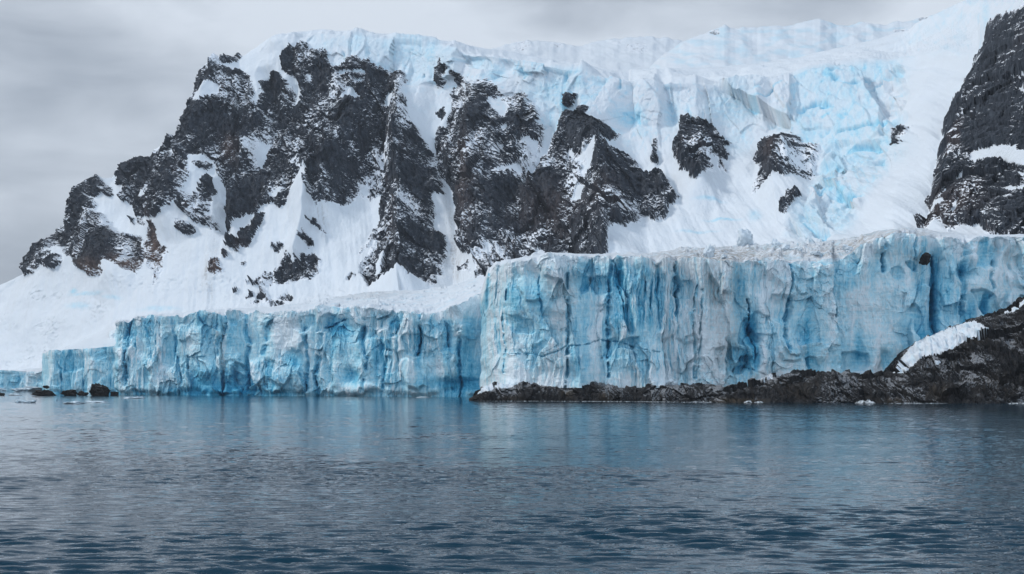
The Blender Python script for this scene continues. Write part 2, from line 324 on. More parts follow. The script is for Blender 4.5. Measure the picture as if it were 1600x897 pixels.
# ================================================================ MOUNTAIN
def mountain():
    px = np.arange(-150, 1752, 1.25)
    # px : base below the glacier, foot, top of the rock, lip of the ice band, skyline
    FOOT = ipl([(-150,598,1100),(0,582,1060),(75,556,1000),(180,500,950),(320,488,905),(430,480,880),(500,468,868),(590,453,850),(700,448,822),(760,425,800),(1000,402,740),(1200,385,700),(1350,372,655),(1430,362,615),(1540,374,580),(1600,374,555),(1760,370,500)])
    MID = ipl([(-150,540,1150),(0,500,1130),(75,430,1085),(120,390,1080),(180,360,1055),(240,300,1045),(320,190,1040),(390,150,1045),(440,120,1035),(480,92,1030),(560,105,1015),(640,125,1000),(690,120,985),(740,140,960),(800,150,930),(840,170,915),(900,180,900),(960,205,880),(1040,195,865),(1080,192,862),(1130,210,855),(1200,215,830),(1280,222,800),(1350,235,760),(1400,225,735),(1450,200,700),(1520,200,655),(1600,200,605),(1760,200,540)])
    LIP = ipl([(-150,520,1170),(0,460,1180),(37,434,1160),(60,392,1140),(122,315,1125),(180,285,1100),(240,243,1085),(290,200,1080),(313,128,1075),(350,112,1075),(400,85,1070),(433,62,1055),(490,52,1050),(570,60,1030),(640,70,1015),(690,78,1000),(740,84,968),(800,90,945),(850,100,925),(900,111,912),(960,122,898),(1040,126,882),(1100,130,878),(1150,131,872),(1200,127,866),(1280,112,860),(1350,104,855),(1400,100,850),(1450,85,815),(1520,70,740),(1600,20,675),(1760,-60,600)])
    SKY = ipl([(-150,515,1200),(0,446,1200),(20,437,1185),(37,427,1170),(39,407,1160),(57,382,1150),(85,368,1145),(100,350,1142),(105,336,1140),(112,321,1138),(122,301,1135),(135,295,1135),(150,289,1130),(165,285,1125),(178,278,1120),(182,270,1115),(184,263,1115),(200,253,1110),(215,247,1110),(234,244,1105),(240,233,1105),(255,224,1100),(262,215,1100),(276,213,1100),(285,199,1095),(295,176,1090),(303,158,1085),(309,148,1085),(309.6,133,1080),(313,119,1080),(322,113,1085),(345,104,1090),(366,93,1090),(383,86,1095),(406,70,1090),(420,61,1085),(433,55,1085),(455,51,1080),(481,47,1080),(503,45,1080),(572,51,1070),(653,57,1055),(664,57,1050),(681,58,1045),(687,65,1045),(697,70,1040),(750,74,1050),(800,78,1060),(850,90,1060),(890,99,1060),(912,105,1060),(960,107,1065),(1018,108,1070),(1094,106,1075),(1187,98,1080),(1250,89,1085),(1306,76,1090),(1370,60,1085),(1421,47,1070),(1431,37,1030),(1462,22,970),(1490,8,920),(1513,-2,880),(1600,-45,770),(1760,-110,680)])
    def cur(f, b, pyb=0):
        a = f(px, 0); y = f(px, 1); return blur1(a, pyb), blur1(y, b)
    fpy, fY = cur(FOOT, 14, 6); mpy, mY = cur(MID, 14, 6); lpy, lY = cur(LIP, 10, 3); spy, sY = cur(SKY, 10, 0)
    lpy = np.maximum(lpy, spy + 1.5); mpy = np.maximum(mpy, lpy + 2)
    rows_py, rows_Y, vv = [], [], []
    def seg(a, b, n, v0, curve=None):
        for i in range(n):
            t = i / n; tt = t if curve is None else curve(t)
            rows_py.append(a[0] + (b[0] - a[0]) * t); rows_Y.append(a[1] + (b[1] - a[1]) * tt); vv.append(v0 + t)
    seg((fpy + 40, fY - 40), (fpy, fY), 8, 0)
    seg((fpy, fY), (mpy, mY), 250, 1, lambda t: t ** 0.9)
    seg((mpy, mY), (lpy, lY), 84, 2)
    seg((lpy, lY), (spy, sY), 30, 3)
    seg((spy, sY), (spy + 1, sY + 12), 3, 4)
    PY = np.array(rows_py); Yd = np.array(rows_Y); PX = np.broadcast_to(px, PY.shape)
    # a little smoothing down the slope, but keep the lip of the ice
    Ys = blur1(Yd, 5, 0); vcol = np.array(vv)[:, None]
    left = sstep(PX, 760, 690)
    Yd = Yd + (Ys - Yd) * np.where(vcol < 1.9, 1, left)
    X, Y, Z = world(PX, PY, Yd)
    P = np.stack([X, Y, Z], -1)
    Nm = normals(blur1(blur1(P, 6, 0), 6, 1))
    Nm *= np.where(Nm[..., 1:2] > 0, -1, 1)
    # ---- rock mask
    wx = 5 * fbm(PX / 22, PY / 22, 3, 50) ; wy = 5 * fbm(PX / 22, PY / 22, 3, 60)
    qx, qy = PX + wx, PY + wy
    mask = np.full(PX.shape, -14, F32); gid = np.full(PX.shape, -1, np.int16)
    for k, (nm, lb, poly) in enumerate(ROCKS):
        d = sdist(PX + wx * (0.35 if nm == 'spot' else 0.8), PY + wy * (0.35 if nm == 'spot' else 0.8), poly)
        m = d > mask; mask = np.where(m, d, mask); gid = np.where(m, k, gid)
    half = np.zeros(PX.shape, F32)
    for poly in HALF: half = np.maximum(half, sstep(sdist(qx, qy, poly), -6, 8))
    for poly in SNOWS: mask = np.minimum(mask, 1.5 - sdist(PX + wx * 0.5, PY + wy * 0.5, poly) * 1.2)
    fine = fbm(PX / 5.5, PY / 7, 4, 70, 0.65); big = fbm(PX / 30, PY / 26, 3, 80)
    diag = ridged((PX + PY * 0.55) / 26 + wx * 0.05, (PY - PX * 0.4) / 70, 3, 88)
    mask = mask + fine * 5.0 - half * (1.0 + 10 * sstep(fine, 0.05, 0.55)) + 1.0 - 9.5 * sstep(big + 0.45 * fine, 0.72, 1.0) * sstep(PX, 1500, 1440) - 6 * sstep(diag + 0.3 * fine, 0.86, 1.05)
    rw = sstep(mask, -1.5, 5.0)
    # ---- ice band
    band = sstep(vcol, 1.72, 2.02) * sstep(vcol, 3.10, 2.97) * sstep(PX, 440, 520) * sstep(PX, 1440, 1380)
    fall = sstep(sdist(qx, qy, [(1130,135),(1250,118),(1385,108),(1412,110),(1415,150),(1405,190),(1390,230),(1380,270),(1340,330),(1290,378),(1225,376),(1265,320),(1290,250),(1280,200),(1200,190)], 30), -12, 10) * sstep(vcol, 3.1, 2.97)
    top = sstep(vcol, 2.9, 3.05) * sstep(PX, 1380, 1440) * sstep(PY, 190, 60)
    icew = np.maximum(np.maximum(band, fall), 0.6 * top) * (1 - rw)
    # ---- relief
    wxx = 10 * fbm(X / 50, Z / 60, 3, 5); wzz = 10 * fbm(X / 50, Z / 60, 3, 9)
    rib = ridged((X + wxx) / 62, (Z + wzz) / 150, 4, 11, 0.5)
    rock = 13 * (rib - 0.45) + 3.4 * facet((X + wxx) / 17, (Z + wzz + 0.35 * X) / 22, 21) + 1.7 * facet((X + wxx * .6) / 6.5, (Z + 0.4 * X) / 8, 22) + 1.3 * facet(X / 2.9, Z / 3.6, 23) + 0.7 * facet(X / 1.4, Z / 1.6, 24) + 1.5 * (ridged((X + wxx) / 9, Z / 40, 3, 13) - 0.4)
    snow = 4.5 * fbm(X / 60, Z / 45, 4, 31) + 1.0 * fbm((X + Z * 0.2) / 7, Z / 70, 4, 35) + 0.22 * fbm(X / 3, Z / 3, 3, 36) + 0.8 * sstep(fbm(X / 40, Z / 16, 3, 37), 0.0, 0.5) * sstep(PY, 360, 450) * facet(X / 3.2, Z / 2.2, 38) + 6 * (rib - 0.45) * sstep(PY, 470, 250)
    fl_ = (fall > band) * 1.0
    ice = (8.5 - 6 * fl_) * facet((X + wxx * 0.5) / 40, (Z + wzz) / 95, 41, 1.3, 0.5) + (1.8 + 4.2 * fl_) * facet((X + wxx) / 13, (Z + wzz) / 24, 42, 1.0, 0.7) + (0.45 + 1.5 * fl_) * facet((X + Z * 0.5) / 4.5, (Z - 0.5 * X) / 6, 43) + 6.5 * fl_ * (ridged((Z - 0.55 * X + wzz) / 13, (X + 0.55 * Z) / 40, 3, 47) - 0.4) + 0.6 * fbm(X / 2.2, Z / 5, 4, 44) + 1.6 * fbm(X / 16, Z / 40, 3, 45)
    cv = sstep(ridged((Z - 0.45 * X + wzz * 1.3) / 21, (X + 0.45 * Z) / 60, 3, 53, 0.4), 0.72, 0.95) * fall + 0.8 * band * (1 - fall) * sstep(ridged((X + wxx * 1.3) / 34, (Z + wzz) / 60, 3, 54, 0.4), 0.80, 0.97)
    ice = ice - 4.5 * cv * sstep(fbm(X / 18, Z / 18, 2, 55), -0.3, 0.2)
    icebig = np.where(fall > band, 0.75, 1.0)
    est = sstep(PX, 1420, 1460)
    rock = rock * (1 - est) + est * 1.35 * (3.0 * facet((X + wxx) / 10, (Z + wzz) / 13, 25) + 1.5 * facet((X + wxx * .5) / 4.2, (Z + wzz * .5) / 4.6, 26) + 1.1 * facet(X / 2.0, Z / 2.2, 27) + 0.6 * facet(X / 1.0, Z / 1.1, 29) + 5 * fbm(X / 26, Z / 40, 3, 28))
    d = snow * (1 - icew * 0.7) * (1 - rw * 0.85) + (rock + 2.0) * rw + ice * np.maximum(band, fall) * (1 - rw) * icebig + top * (1 - rw) * (0.7 * fbm((X - Z) / 14, (X + Z) / 60, 4, 48) + 0.35 * facet(X / 6, Z / 9, 49))
    # ridges and gullies of the real mountain
    for pts, wl, wr, h in RIDGES:
        dd, sd = pldist(PX, PY, pts); w = np.where(sd < 0, wl, wr)
        d = d + h * np.clip(1 - dd / w, 0, 1) ** 1.2
    d = d + sstep(vcol, 2.95, 3.1) * (1.6 * fbm(X / 70 + Y / 50, Y / 9 - X / 90, 4, 33) + 1.0 * fbm(X / 30, Y / 16, 3, 34))
    keep = sstep(vcol, 4.0, 3.6) * 0.75 + 0.25
    d = d * np.where(vcol > 3.0, keep, 1.0)
    Nm = Nm * np.stack([1 + 0 * icew, 1 + 0 * icew, 1 - 0.85 * band * (1 - fall)], -1)
    e3 = sstep(PX, 1400, 1470)[..., None]
    Nm = Nm * (1 - e3) + e3 * np.array([-0.25, -0.7, 0.65])
    P = P + Nm * d[..., None]
    # far side of the mountain
    back = []
    for a, b_, c in ((25, -6, 0), (90, -35, 0), (220, -140, 0)):
        R = P[-1].copy(); R[:, 1] += a; R[:, 2] = np.maximum(R[:, 2] + b_, 5); back.append(R)
    P = np.concatenate([P, np.array(back)], 0)
    pad = lambda a: np.concatenate([a, np.repeat(a[-1:], 3, 0)], 0)
    pad3 = pad; fl2_ = pad(0.4 + 0.6 * (fall > band))
    mask, gid, icew, half, PXb, PYb = map(pad, (mask, gid, icew, half, PX, PY))
    bl = 0.42 * sstep(fbm(PXb / 26, PYb / 20, 4, 91), -0.25, 0.55) + 0.45 * sstep(ridged(PXb / 18, PYb / 30, 3, 95), 0.55, 0.95)
    cell = worley((pad3(X) + pad3(wxx) * 0.5) / 40, (pad3(Z) + pad3(wzz)) / 95, 41); cr = cell[6][cell[2]]
    cell2 = worley((pad3(X) + pad3(wxx)) / 13, (pad3(Z) + pad3(wzz)) / 24, 42); cr2 = cell2[6][cell2[2]]
    bl = bl + 1.1 * pad(cv)
    blue = icew * (1 - 0.5 * sstep(PXb, 800, 680)) * np.clip(0.02 + 0.85 * bl + 0.38 * cr + 0.20 * cr2 * fl2_, 0, 1)  # blue also follows block tilt, painting shade onto turned ice planes
    for (ex, ey, rx, ry, v) in BLUES:
        blue = np.maximum(blue, v * np.exp(-(((PXb - ex) / rx) ** 2 + ((PYb - ey) / ry) ** 2) ** 1.5) * (0.6 + 0.5 * sstep(fbm(PXb / 8, PYb / 5, 3, 97), -0.3, 0.3)))
    dirt = np.zeros(PXb.shape, F32)
    for (ex, ey, rx, ry, v) in SLOPE_DIRT:
        dirt = np.maximum(dirt, v * np.exp(-(((PXb - ex) / rx) ** 2 + ((PYb - ey) / ry) ** 2)) * (0.35 + 0.9 * sstep(pn(PXb / 2.2, PYb / 40, 98), -0.1, 0.4)))
    rust = np.zeros(PXb.shape, F32)
    for (ex, ey, rx, ry, v) in RUST: rust = np.maximum(rust, v * np.exp(-(((PXb - ex) / rx) ** 2 + ((PYb - ey) / ry) ** 2)))
    dust = half + 0.9 * sstep(mask, 7, 0) + 0.75 * fbm(PXb / 34, PYb / 60, 4, 99) + 0.5 * (ridged((PXb + 0.5 * PYb) / 30, (PYb - 0.4 * PXb) / 90, 3, 96) - 0.5) - 0.1 * sstep(PXb, 1440, 1500)
    nr, nc = PXb.shape
    V = P.reshape(-1, 3); Q = grid_quads(nr, nc)
    mq = mask.ravel()[Q].mean(1) > 0
    r = root('mountain', 'snow and dark rock mountainside with a hanging glacier rising behind the ice cliffs', 'mountain', kind='structure')
    A = {'blue': blue.ravel(), 'dirt': dirt.ravel(), 'dust': dust.ravel(), 'rust': rust.ravel()}
    iq = (icew.ravel()[Q].mean(1) > 0.5) & ~mq
    o = sub_mesh('snow_slope', V, Q[~mq & ~iq], M_SNOW, r, A, True)
    o = sub_mesh('hanging_glacier', V, Q[iq], M_GLAC, r, A, True); o['label'] = 'pale blue broken ice band and icefall hanging above the rock faces'
    gq = gid.ravel()[Q[:, 0]]
    for k, (nm, lb, poly) in enumerate(ROCKS):
        m = mq & (gq == k)
        if m.sum() < 4: continue
        o = sub_mesh('rock_face' if lb else 'rock_outcrop', V, Q[m], M_ROCK, r, A, False)
        if lb: o['label'] = lb
RIDGES = [
 ([(496,268),(490,310),(484,350),(470,400)], 38, 9, 9),
 ([(640,150),(630,250),(640,350),(635,450)], 60, 40, 16), ([(676,236),(700,300),(705,380),(700,440)], 24, 22, -7),
 ([(560,95),(545,180),(520,270),(510,326)], 60, 50, 9), ([(600,120),(598,200),(600,290)], 22, 30, -10),
 ([(760,140),(750,250),(770,380)], 55, 45, 12), ([(860,190),(840,240),(800,300)], 24, 24, -9),
 ([(930,190),(945,300),(955,390)], 60, 60, 15), ([(415,120),(430,190),(400,250),(345,290),(345,350)], 16, 20, -8),
 ([(460,75),(456,130),(440,190)], 10, 12, -6), ([(1090,190),(1095,295)], 42, 42, 10), ([(1230,215),(1215,300)], 40, 60, 9),
 ([(1440,340),(1470,190),(1530,60)], 45, 20, -9), ([(340,120),(300,250),(270,340)], 40, 40, 12), ([(140,300),(150,370),(180,430)], 50, 40, 9),
 ([(1088,142),(1086,185)], 30, 26, 4), ([(1190,148),(1188,190)], 16, 18, 3), ([(985,125),(985,190)], 30, 16, -7), ([(1035,125),(1050,185)], 14, 14, -8), ([(905,120),(915,165)], 14, 30, 5), ([(790,105),(772,126)], 16, 14, -4),
]
BLUES = [(985,182,22,14,0.9),(1048,175,14,26,0.55),(1140,165,40,30,0.5),(860,140,45,22,0.55),(775,118,14,14,0.6),(640,78,32,22,0.5),(675,85,14,16,0.65),(560,70,40,10,0.22),(1318,188,18,9,0.9),(1345,250,34,22,0.6),(1270,350,30,26,0.55),(1310,335,26,30,0.55),(1405,118,9,16,0.7),(1300,160,22,14,0.4),(1360,140,20,12,0.4),(1220,190,20,14,0.35),(1540,20,6,30,0.4),(113,454,6,4,0.9),(135,459,26,3,0.6),(175,465,14,3,0.4),(122,478,18,5,0.5),(250,483,30,4,0.4),(1110,320,22,2,0.6),(1130,347,26,2,0.7),(1180,341,10,8,0.5),(1090,362,30,2,0.5),(1150,215,20,30,0.25)]
SLOPE_DIRT = [(505,345,12,22,0.45),(710,390,20,50,0.6),(705,330,14,30,0.5),(325,430,9,40,0.55),(335,385,4,24,0.3),(450,410,30,14,0.2)]
RUST = [(240,400,14,50,1.0),(150,428,26,14,0.8),(205,415,25,12,0.8),(360,235,14,18,0.6),(340,420,16,20,0.8),(380,390,10,12,0.3),(860,330,50,40,0.25),(950,340,30,30,0.2),(1210,250,14,30,0.35),(740,300,14,70,0.35),(1480,320,50,26,0.3)]
mountain()

# ================================================================ distant ridges in the cloud
def far_ridge(name, label, nodes, Y0, Yc, seed, amp, blue0, rockf, dust_fade=0.5):
    f = ipl(nodes); px = np.arange(nodes[0][0], nodes[-1][0], 1.6)
    top = f(px) + min(4, amp / 5) * fbm(px / 18, px * 0, 4, seed)
    n = 90; t = np.linspace(0, 1, n)[:, None]
    PY = 150 + (top - 150) * t; Yd = Y0 + (Yc - Y0) * t ** 0.8 + 0 * PY
    PX = np.broadcast_to(px, PY.shape); X, Y, Z = world(PX, PY, Yd)
    d = amp * (1.2 * fbm(X / (amp * 11), Z / (amp * 9), 3, seed) + 1.3 * ridged((X + 0.7 * Z) / (amp * 16), Z / (amp * 20), 2, seed + 3, 0.4) + 0.15 * facet((X + Z) / (amp * 1.8), Z / (amp * 2.4), seed + 5))
    P = np.stack([X, Y - d * 0.85, Z + d * 0.4], -1)
    R = P[-1].copy(); R[:, 1] += amp * 30; R[:, 2] -= amp * 20; P = np.concatenate([P, R[None]], 0)
    nr, nc = P.shape[:2]
    pf = lambda a: np.concatenate([a, a[-1:]], 0)
    bl = blue0 * sstep(fbm(PX / 30, PY / 9, 4, seed + 8), -0.2, 0.5)
    rk = np.full(PX.shape, -9.0, F32)
    for (ex, ey, rx, ry) in rockf: rk = np.maximum(rk, 1 - np.sqrt(((PX - ex) / rx) ** 2 + ((PY - ey) / ry) ** 2))
    rk = pf(rk + 0.9 * fbm(PX / 5, PY / 4, 4, seed + 12) - 0.35); Z0 = np.zeros(rk.size, F32)
    Q = grid_quads(nr, nc); mq = rk.ravel()[Q].mean(1) > 0
    r = root(name, label, 'mountain', kind='structure')
    A = {'blue': pf(bl).ravel(), 'dirt': Z0, 'dust': Z0 + dust_fade, 'rust': Z0}
    sub_mesh('snow_slope', P.reshape(-1, 3), Q[~mq], M_SNOW, r, A)
    if mq.any(): sub_mesh('rock_outcrop', P.reshape(-1, 3), Q[mq], M_ROCK, r, A, False)
far_ridge('icy_ridge', 'pale blue broken ice ridge half lost in cloud behind the plateau', [(980,135),(1010,112),(1040,82),(1081,60),(1131,42),(1150,44),(1200,41),(1240,39),(1262,34),(1281,31),(1306,43),(1340,37),(1380,39),(1421,34),(1450,27),(1500,10),(1600,-10)], 4600, 5600, 130, 11, 0.4, [(1117,50,12,5),(1355,38,6,4),(1440,26,14,9),(1408,50,14,4)])
far_ridge('cloudy_mountain', 'faint snow mountain with rock specks almost hidden in cloud', [(600,130),(700,100),(790,70),(830,63),(900,72),(960,60),(1010,58),(1080,66),(1200,70),(1300,85)], 10500, 12000, 150, 14, 0.03, [(815,72,20,9),(868,72,16,6),(965,66,14,7),(992,76,26,11)], 1.15)  # heavy dust pales the rock specks in place of haze

# ================================================================ ICE CLIFFS
def spots(PX, PY, L, base=0.0):
    a = np.full(PX.shape, base, F32)
    for (ex, ey, rx, ry, v) in L:
        a = a + v * np.exp(-(np.abs((PX - ex) / rx) ** 2.6 + np.abs((PY - ey) / ry) ** 2.6))
    return a
CAPS = []
def ice_cliff(name, label, px0, px1, step, TOP, BOT, YF, FOOT, rows, seed, white0=0.5, whites=(), dirts=(), cuts=(), streaks=(), lines=(), under=0.0, topdirt=(), topamp=1.0, lipn=4.0, blk=1.0, base_white=0.0):
    px = np.arange(px0, px1, step)
    Yc = blur1(YF(px), 3)
    tpy = TOP(px) + lipn * (0.9 * fbm(px / 12, px * 0, 4, seed, 0.65) + 0.6 * facet(px / 17, px * 0 + .5, seed + 1))
    bpy_ = BOT(px)
    zt = CZ + (HY - tpy) * Yc / FOC; zb = CZ + (HY - bpy_) * Yc / FOC
    t = np.linspace(0, 1, rows)[:, None]
    Z = zb + (zt - zb) * t
    PX = np.broadcast_to(px, Z.shape); PY = HY - (Z - CZ) * FOC / Yc
    S_ = np.broadcast_to((px - CX) * Yc / FOC, Z.shape)
    w1 = 2.2 * fbm(S_ / 12, Z / 22, 3, seed + 2); w2 = 3 * fbm(S_ / 14, Z / 14, 3, seed + 4)
    st = np.clip(spots(PX, PY, streaks, 0.6), 0.12, 1.5)
    S1 = S_ + w1
    st = st * (0.30 + 1.0 * sstep(fbm(S_ / 16, Z / 26, 3, seed + 40), -0.35, 0.4))
    pan = np.clip(sstep(fbm(S_ / 22, Z / 20, 3, seed + 13) + 0.35 * (t - 0.5), -0.25, 0.35) * (1.25 - 0.5 * st), 0, 1)
    d = blk * (4.0 * fbm(S1 / 34, Z / 170, 3, seed + 5) + 3.4 * facet((S1 + 0.08 * Z) / 19, Z / 400 + 0.5, seed + 30, 1.3, 0) + 2.0 * (ridged(S1 / 11, Z / 80, 2, seed + 6) - 0.4))
    d = d + blk * pan * (3.2 * facet((S1 + 0.12 * Z) / 8, (Z + w2) / 17, seed + 5, 1.1, 0.7) + 1.2 * facet((S1 - 0.2 * Z) / 3.2, (Z + w2) / 6, seed + 7, 1.0, 0.8) + 0.45 * facet(S1 / 1.3, (Z + w2) / 2.1, seed + 3))
    fl = ridged((S_ + w1 * 0.55) / 2.3, (Z + 5) / 42, 3, seed + 8, 0.6)
    fl2 = ridged((S_ + w1 * 0.4) / 0.85, (Z + 3 * w2) / 16, 2, seed + 9, 0.6)
    d = d + 1.25 * st * (fl - 0.4) + 0.45 * st * (fl2 - 0.4) + 0.22 * fbm(S_ / 0.8, Z / 2.2, 3, seed + 12)
    rs = np.random.RandomState(seed + 60); lw = np.zeros(PX.shape, F32); lines = list(lines); hol = np.zeros(PX.shape, F32); lipdrop = np.zeros(px.shape)
    hpx = float(np.median(bpy_ - tpy)); x_ = px0 + rs.uniform(8, 30)
    while x_ < px1 - 8:
        top_ = float(np.interp(x_, px, tpy)); h_ = hpx * rs.choice([0.3, 0.5, 0.75, 1.0]); y_ = top_ - 4 if rs.rand() < 0.7 else top_ + hpx * rs.uniform(0.1, 0.45)
        q_ = [(x_, y_)]
        for k in range(4): q_.append((q_[-1][0] + rs.uniform(-5, 5), q_[-1][1] + h_ / 4))
        wd_ = rs.uniform(2.0, 7.5); lines.append((q_, wd_, rs.uniform(1.2, 3.2) * blk))
        if q_[0][1] < top_: lipdrop += rs.uniform(0.6, 2.2) * blk * np.exp(-((px - x_) / (wd_ * 1.3)) ** 2)
        x_ += rs.uniform(26, 90)
    for k in range(int((px1 - px0) / 17)):
        ex = rs.uniform(px0, px1); top_ = float(np.interp(ex, px, tpy)); ey = top_ + hpx * rs.beta(1.1, 1.3)
        rx, ry, v = rs.uniform(7, 24), rs.uniform(10, 34), rs.choice([1.6, 2.6, 3.6, -1.8, -2.6]) * blk
        sk = rs.uniform(-0.6, 0.6); ux = (PX + 5.5 * w1 - ex + sk * (PY - ey)) / rx; uy = (PY + 4.0 * w2 - ey) / ry
        k_ = sstep(np.maximum(np.abs(ux), np.abs(uy)) + 0.35 * np.abs(ux * uy), 1.0, 0.72)
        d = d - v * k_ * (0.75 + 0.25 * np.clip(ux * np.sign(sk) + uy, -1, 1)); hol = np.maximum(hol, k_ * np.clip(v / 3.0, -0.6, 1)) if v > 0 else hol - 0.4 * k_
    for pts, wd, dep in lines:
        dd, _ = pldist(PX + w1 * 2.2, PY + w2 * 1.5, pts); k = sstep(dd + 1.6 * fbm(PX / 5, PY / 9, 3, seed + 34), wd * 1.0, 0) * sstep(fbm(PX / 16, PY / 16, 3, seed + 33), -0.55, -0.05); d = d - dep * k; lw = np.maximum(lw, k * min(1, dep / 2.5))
    for (ex, ey, rx, ry, v) in cuts:
        d = d - v * np.exp(-(np.abs((PX + w1 - ex) / rx) ** 3 + np.abs((PY + w2 - ey) / ry) ** 3))
    # overhanging brow at the lip
    br = sstep(t, 0.80, 0.93) * sstep(1.03, 0, 1); d = d + 1.0 * br * sstep(fbm(px / 40, px * 0 + 3, 3, seed + 14), -0.4, 0.4)
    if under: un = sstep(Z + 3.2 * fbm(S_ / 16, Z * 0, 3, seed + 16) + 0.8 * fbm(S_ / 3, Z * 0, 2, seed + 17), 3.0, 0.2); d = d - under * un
    lean = 2.5 * t
    ltap = sstep(t, 0.8, 1.0); Z = Z - lipdrop * ltap
    S2 = S_ + 0.9 * fbm(S_ / 6, Z / 7, 3, seed + 41) * blk
    P = np.stack([S2, Yc - d + lean, Z], -1)
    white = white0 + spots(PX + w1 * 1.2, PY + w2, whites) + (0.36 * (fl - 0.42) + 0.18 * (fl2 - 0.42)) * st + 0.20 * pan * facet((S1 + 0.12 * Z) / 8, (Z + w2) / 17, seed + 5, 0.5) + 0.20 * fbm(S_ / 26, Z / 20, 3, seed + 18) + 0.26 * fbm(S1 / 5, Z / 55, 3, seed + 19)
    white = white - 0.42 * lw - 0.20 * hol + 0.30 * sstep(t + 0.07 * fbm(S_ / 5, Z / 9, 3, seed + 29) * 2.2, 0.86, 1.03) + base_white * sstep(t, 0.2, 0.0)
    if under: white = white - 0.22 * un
    dirt = 0.5 * np.clip(spots(PX + w1 * 1.5, PY + w2 * 1.5, dirts), 0, 1)
    cuth = np.zeros(PX.shape)
    r = root(name, label, 'ice cliff')
    nr, nc = PX.shape
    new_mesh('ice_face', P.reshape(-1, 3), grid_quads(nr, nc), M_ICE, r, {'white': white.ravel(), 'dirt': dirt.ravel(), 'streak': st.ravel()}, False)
    # snow-covered top running back to the foot of the mountain
    lip = P[-1]; ly_, lz_ = blur1(lip[:, 1], 16), blur1(lip[:, 2], 16); kk = blur1(sstep(np.abs(np.gradient(blur1(lip[:, 1], 4))), 1.0, 0.6), 6) ** 3; lsm = np.stack([lip[:, 0], lip[:, 1] + (ly_ - lip[:, 1]) * kk, lip[:, 2] + (lz_ - lip[:, 2]) * kk], -1); fy = FOOT(px, 1); fz = CZ + (HY - FOOT(px, 0)) * fy / FOC
    fx = (px - CX) * fy / FOC
    nq = 110; q = np.linspace(0, 1, nq)[:, None]; q2 = q ** 1.35
    Xc = lip[:, 0] + (fx - lip[:, 0]) * q2; dec = np.exp(-q2 / 0.018); Yq = lsm[:, 1] + (fy - lsm[:, 1]) * q2 + (lip[:, 1] - lsm[:, 1]) * dec; Zq = lsm[:, 2] + (fz - lsm[:, 2]) * q2 ** 0.8 + (lip[:, 2] - lsm[:, 2]) * dec
    on = sstep(q2, 0, 0.02)
    ta = topamp(px) if callable(topamp) else topamp
    cl_ = sstep(fbm(Xc / 16, Yq / 24, 3, seed + 27), -0.15, 0.4); b = cl_ * (1.5 * facet((Xc + 3 * fbm(Xc / 9, Yq / 9, 2, seed)) / 7, Yq / 9, seed + 20) + 0.7 * facet(Xc / 2.8, Yq / 4, seed + 21)) + 1.5 * fbm(Xc / 14, Yq / 25, 4, seed + 22, 0.6)
    Zq = Zq + b * on * ta * sstep(q2, 1.3, 0.6)
    PYq = HY - (Zq - CZ) * FOC / Yq; PXq = CX + Xc * FOC / Yq
    td = np.clip(spots(PXq, PYq, topdirt), 0, 1)
    bl = 0.30 * sstep(fbm(Xc / 6, Yq / 8, 3, seed + 25), 0.0, 0.6) * ta
    CAPS.append((PXq, PYq, Xc, Yq, Zq))
    new_mesh('snow_cap', np.stack([Xc, Yq, Zq], -1).reshape(-1, 3), grid_quads(nq, nc), M_SNOW, r, {'blue': np.clip(bl, 0, 1).ravel(), 'dirt': td.ravel()}, True)
    return r

# --- right, nearest cliff standing on the rock ledge
D_TOP = ipl([(748,470),(753,452),(757,440),(761,430),(764,420),(770,416),(792,410),(835,405),(848,399),(888,399),(923,400),(945,396),(963,397),(988,401),(1007,403),(1088,401),(1120,405),(1157,409),(1210,407),(1276,406),(1325,405),(1336,394),(1350,382),(1387,366),(1421,361),(1443,368),(1468,374),(1500,372),(1537,369),(1600,369),(1760,360)])
D_BOT = ipl([(748,622),(757,618),(764,606),(900,606),(1090,606),(1170,606),(1215,598),(1340,595),(1380,592),(1401,588),(1413,575),(1432,560),(1479,545),(1526,532),(1557,520),(1600,500),(1760,450)])
D_Y = ipl([(748,640),(752,575),(756,535),(763,508),(772,496),(781,494),(788,482),(806,475),(850,472),(1000,462),(1120,462),(1210,466),(1300,468),(1400,474),(1440,478),(1458,486),(1470,482),(1540,484),(1600,486),(1760,480)])
D_FOOT = ipl([(748,470,900),(757,440,850),(764,425,830),(800,420,815),(1000,412,760),(1060,398,740),(1110,392,730),(1200,385,715),(1300,378,690),(1350,372,670),(1430,362,640),(1540,374,610),(1600,374,585),(1760,370,530)])
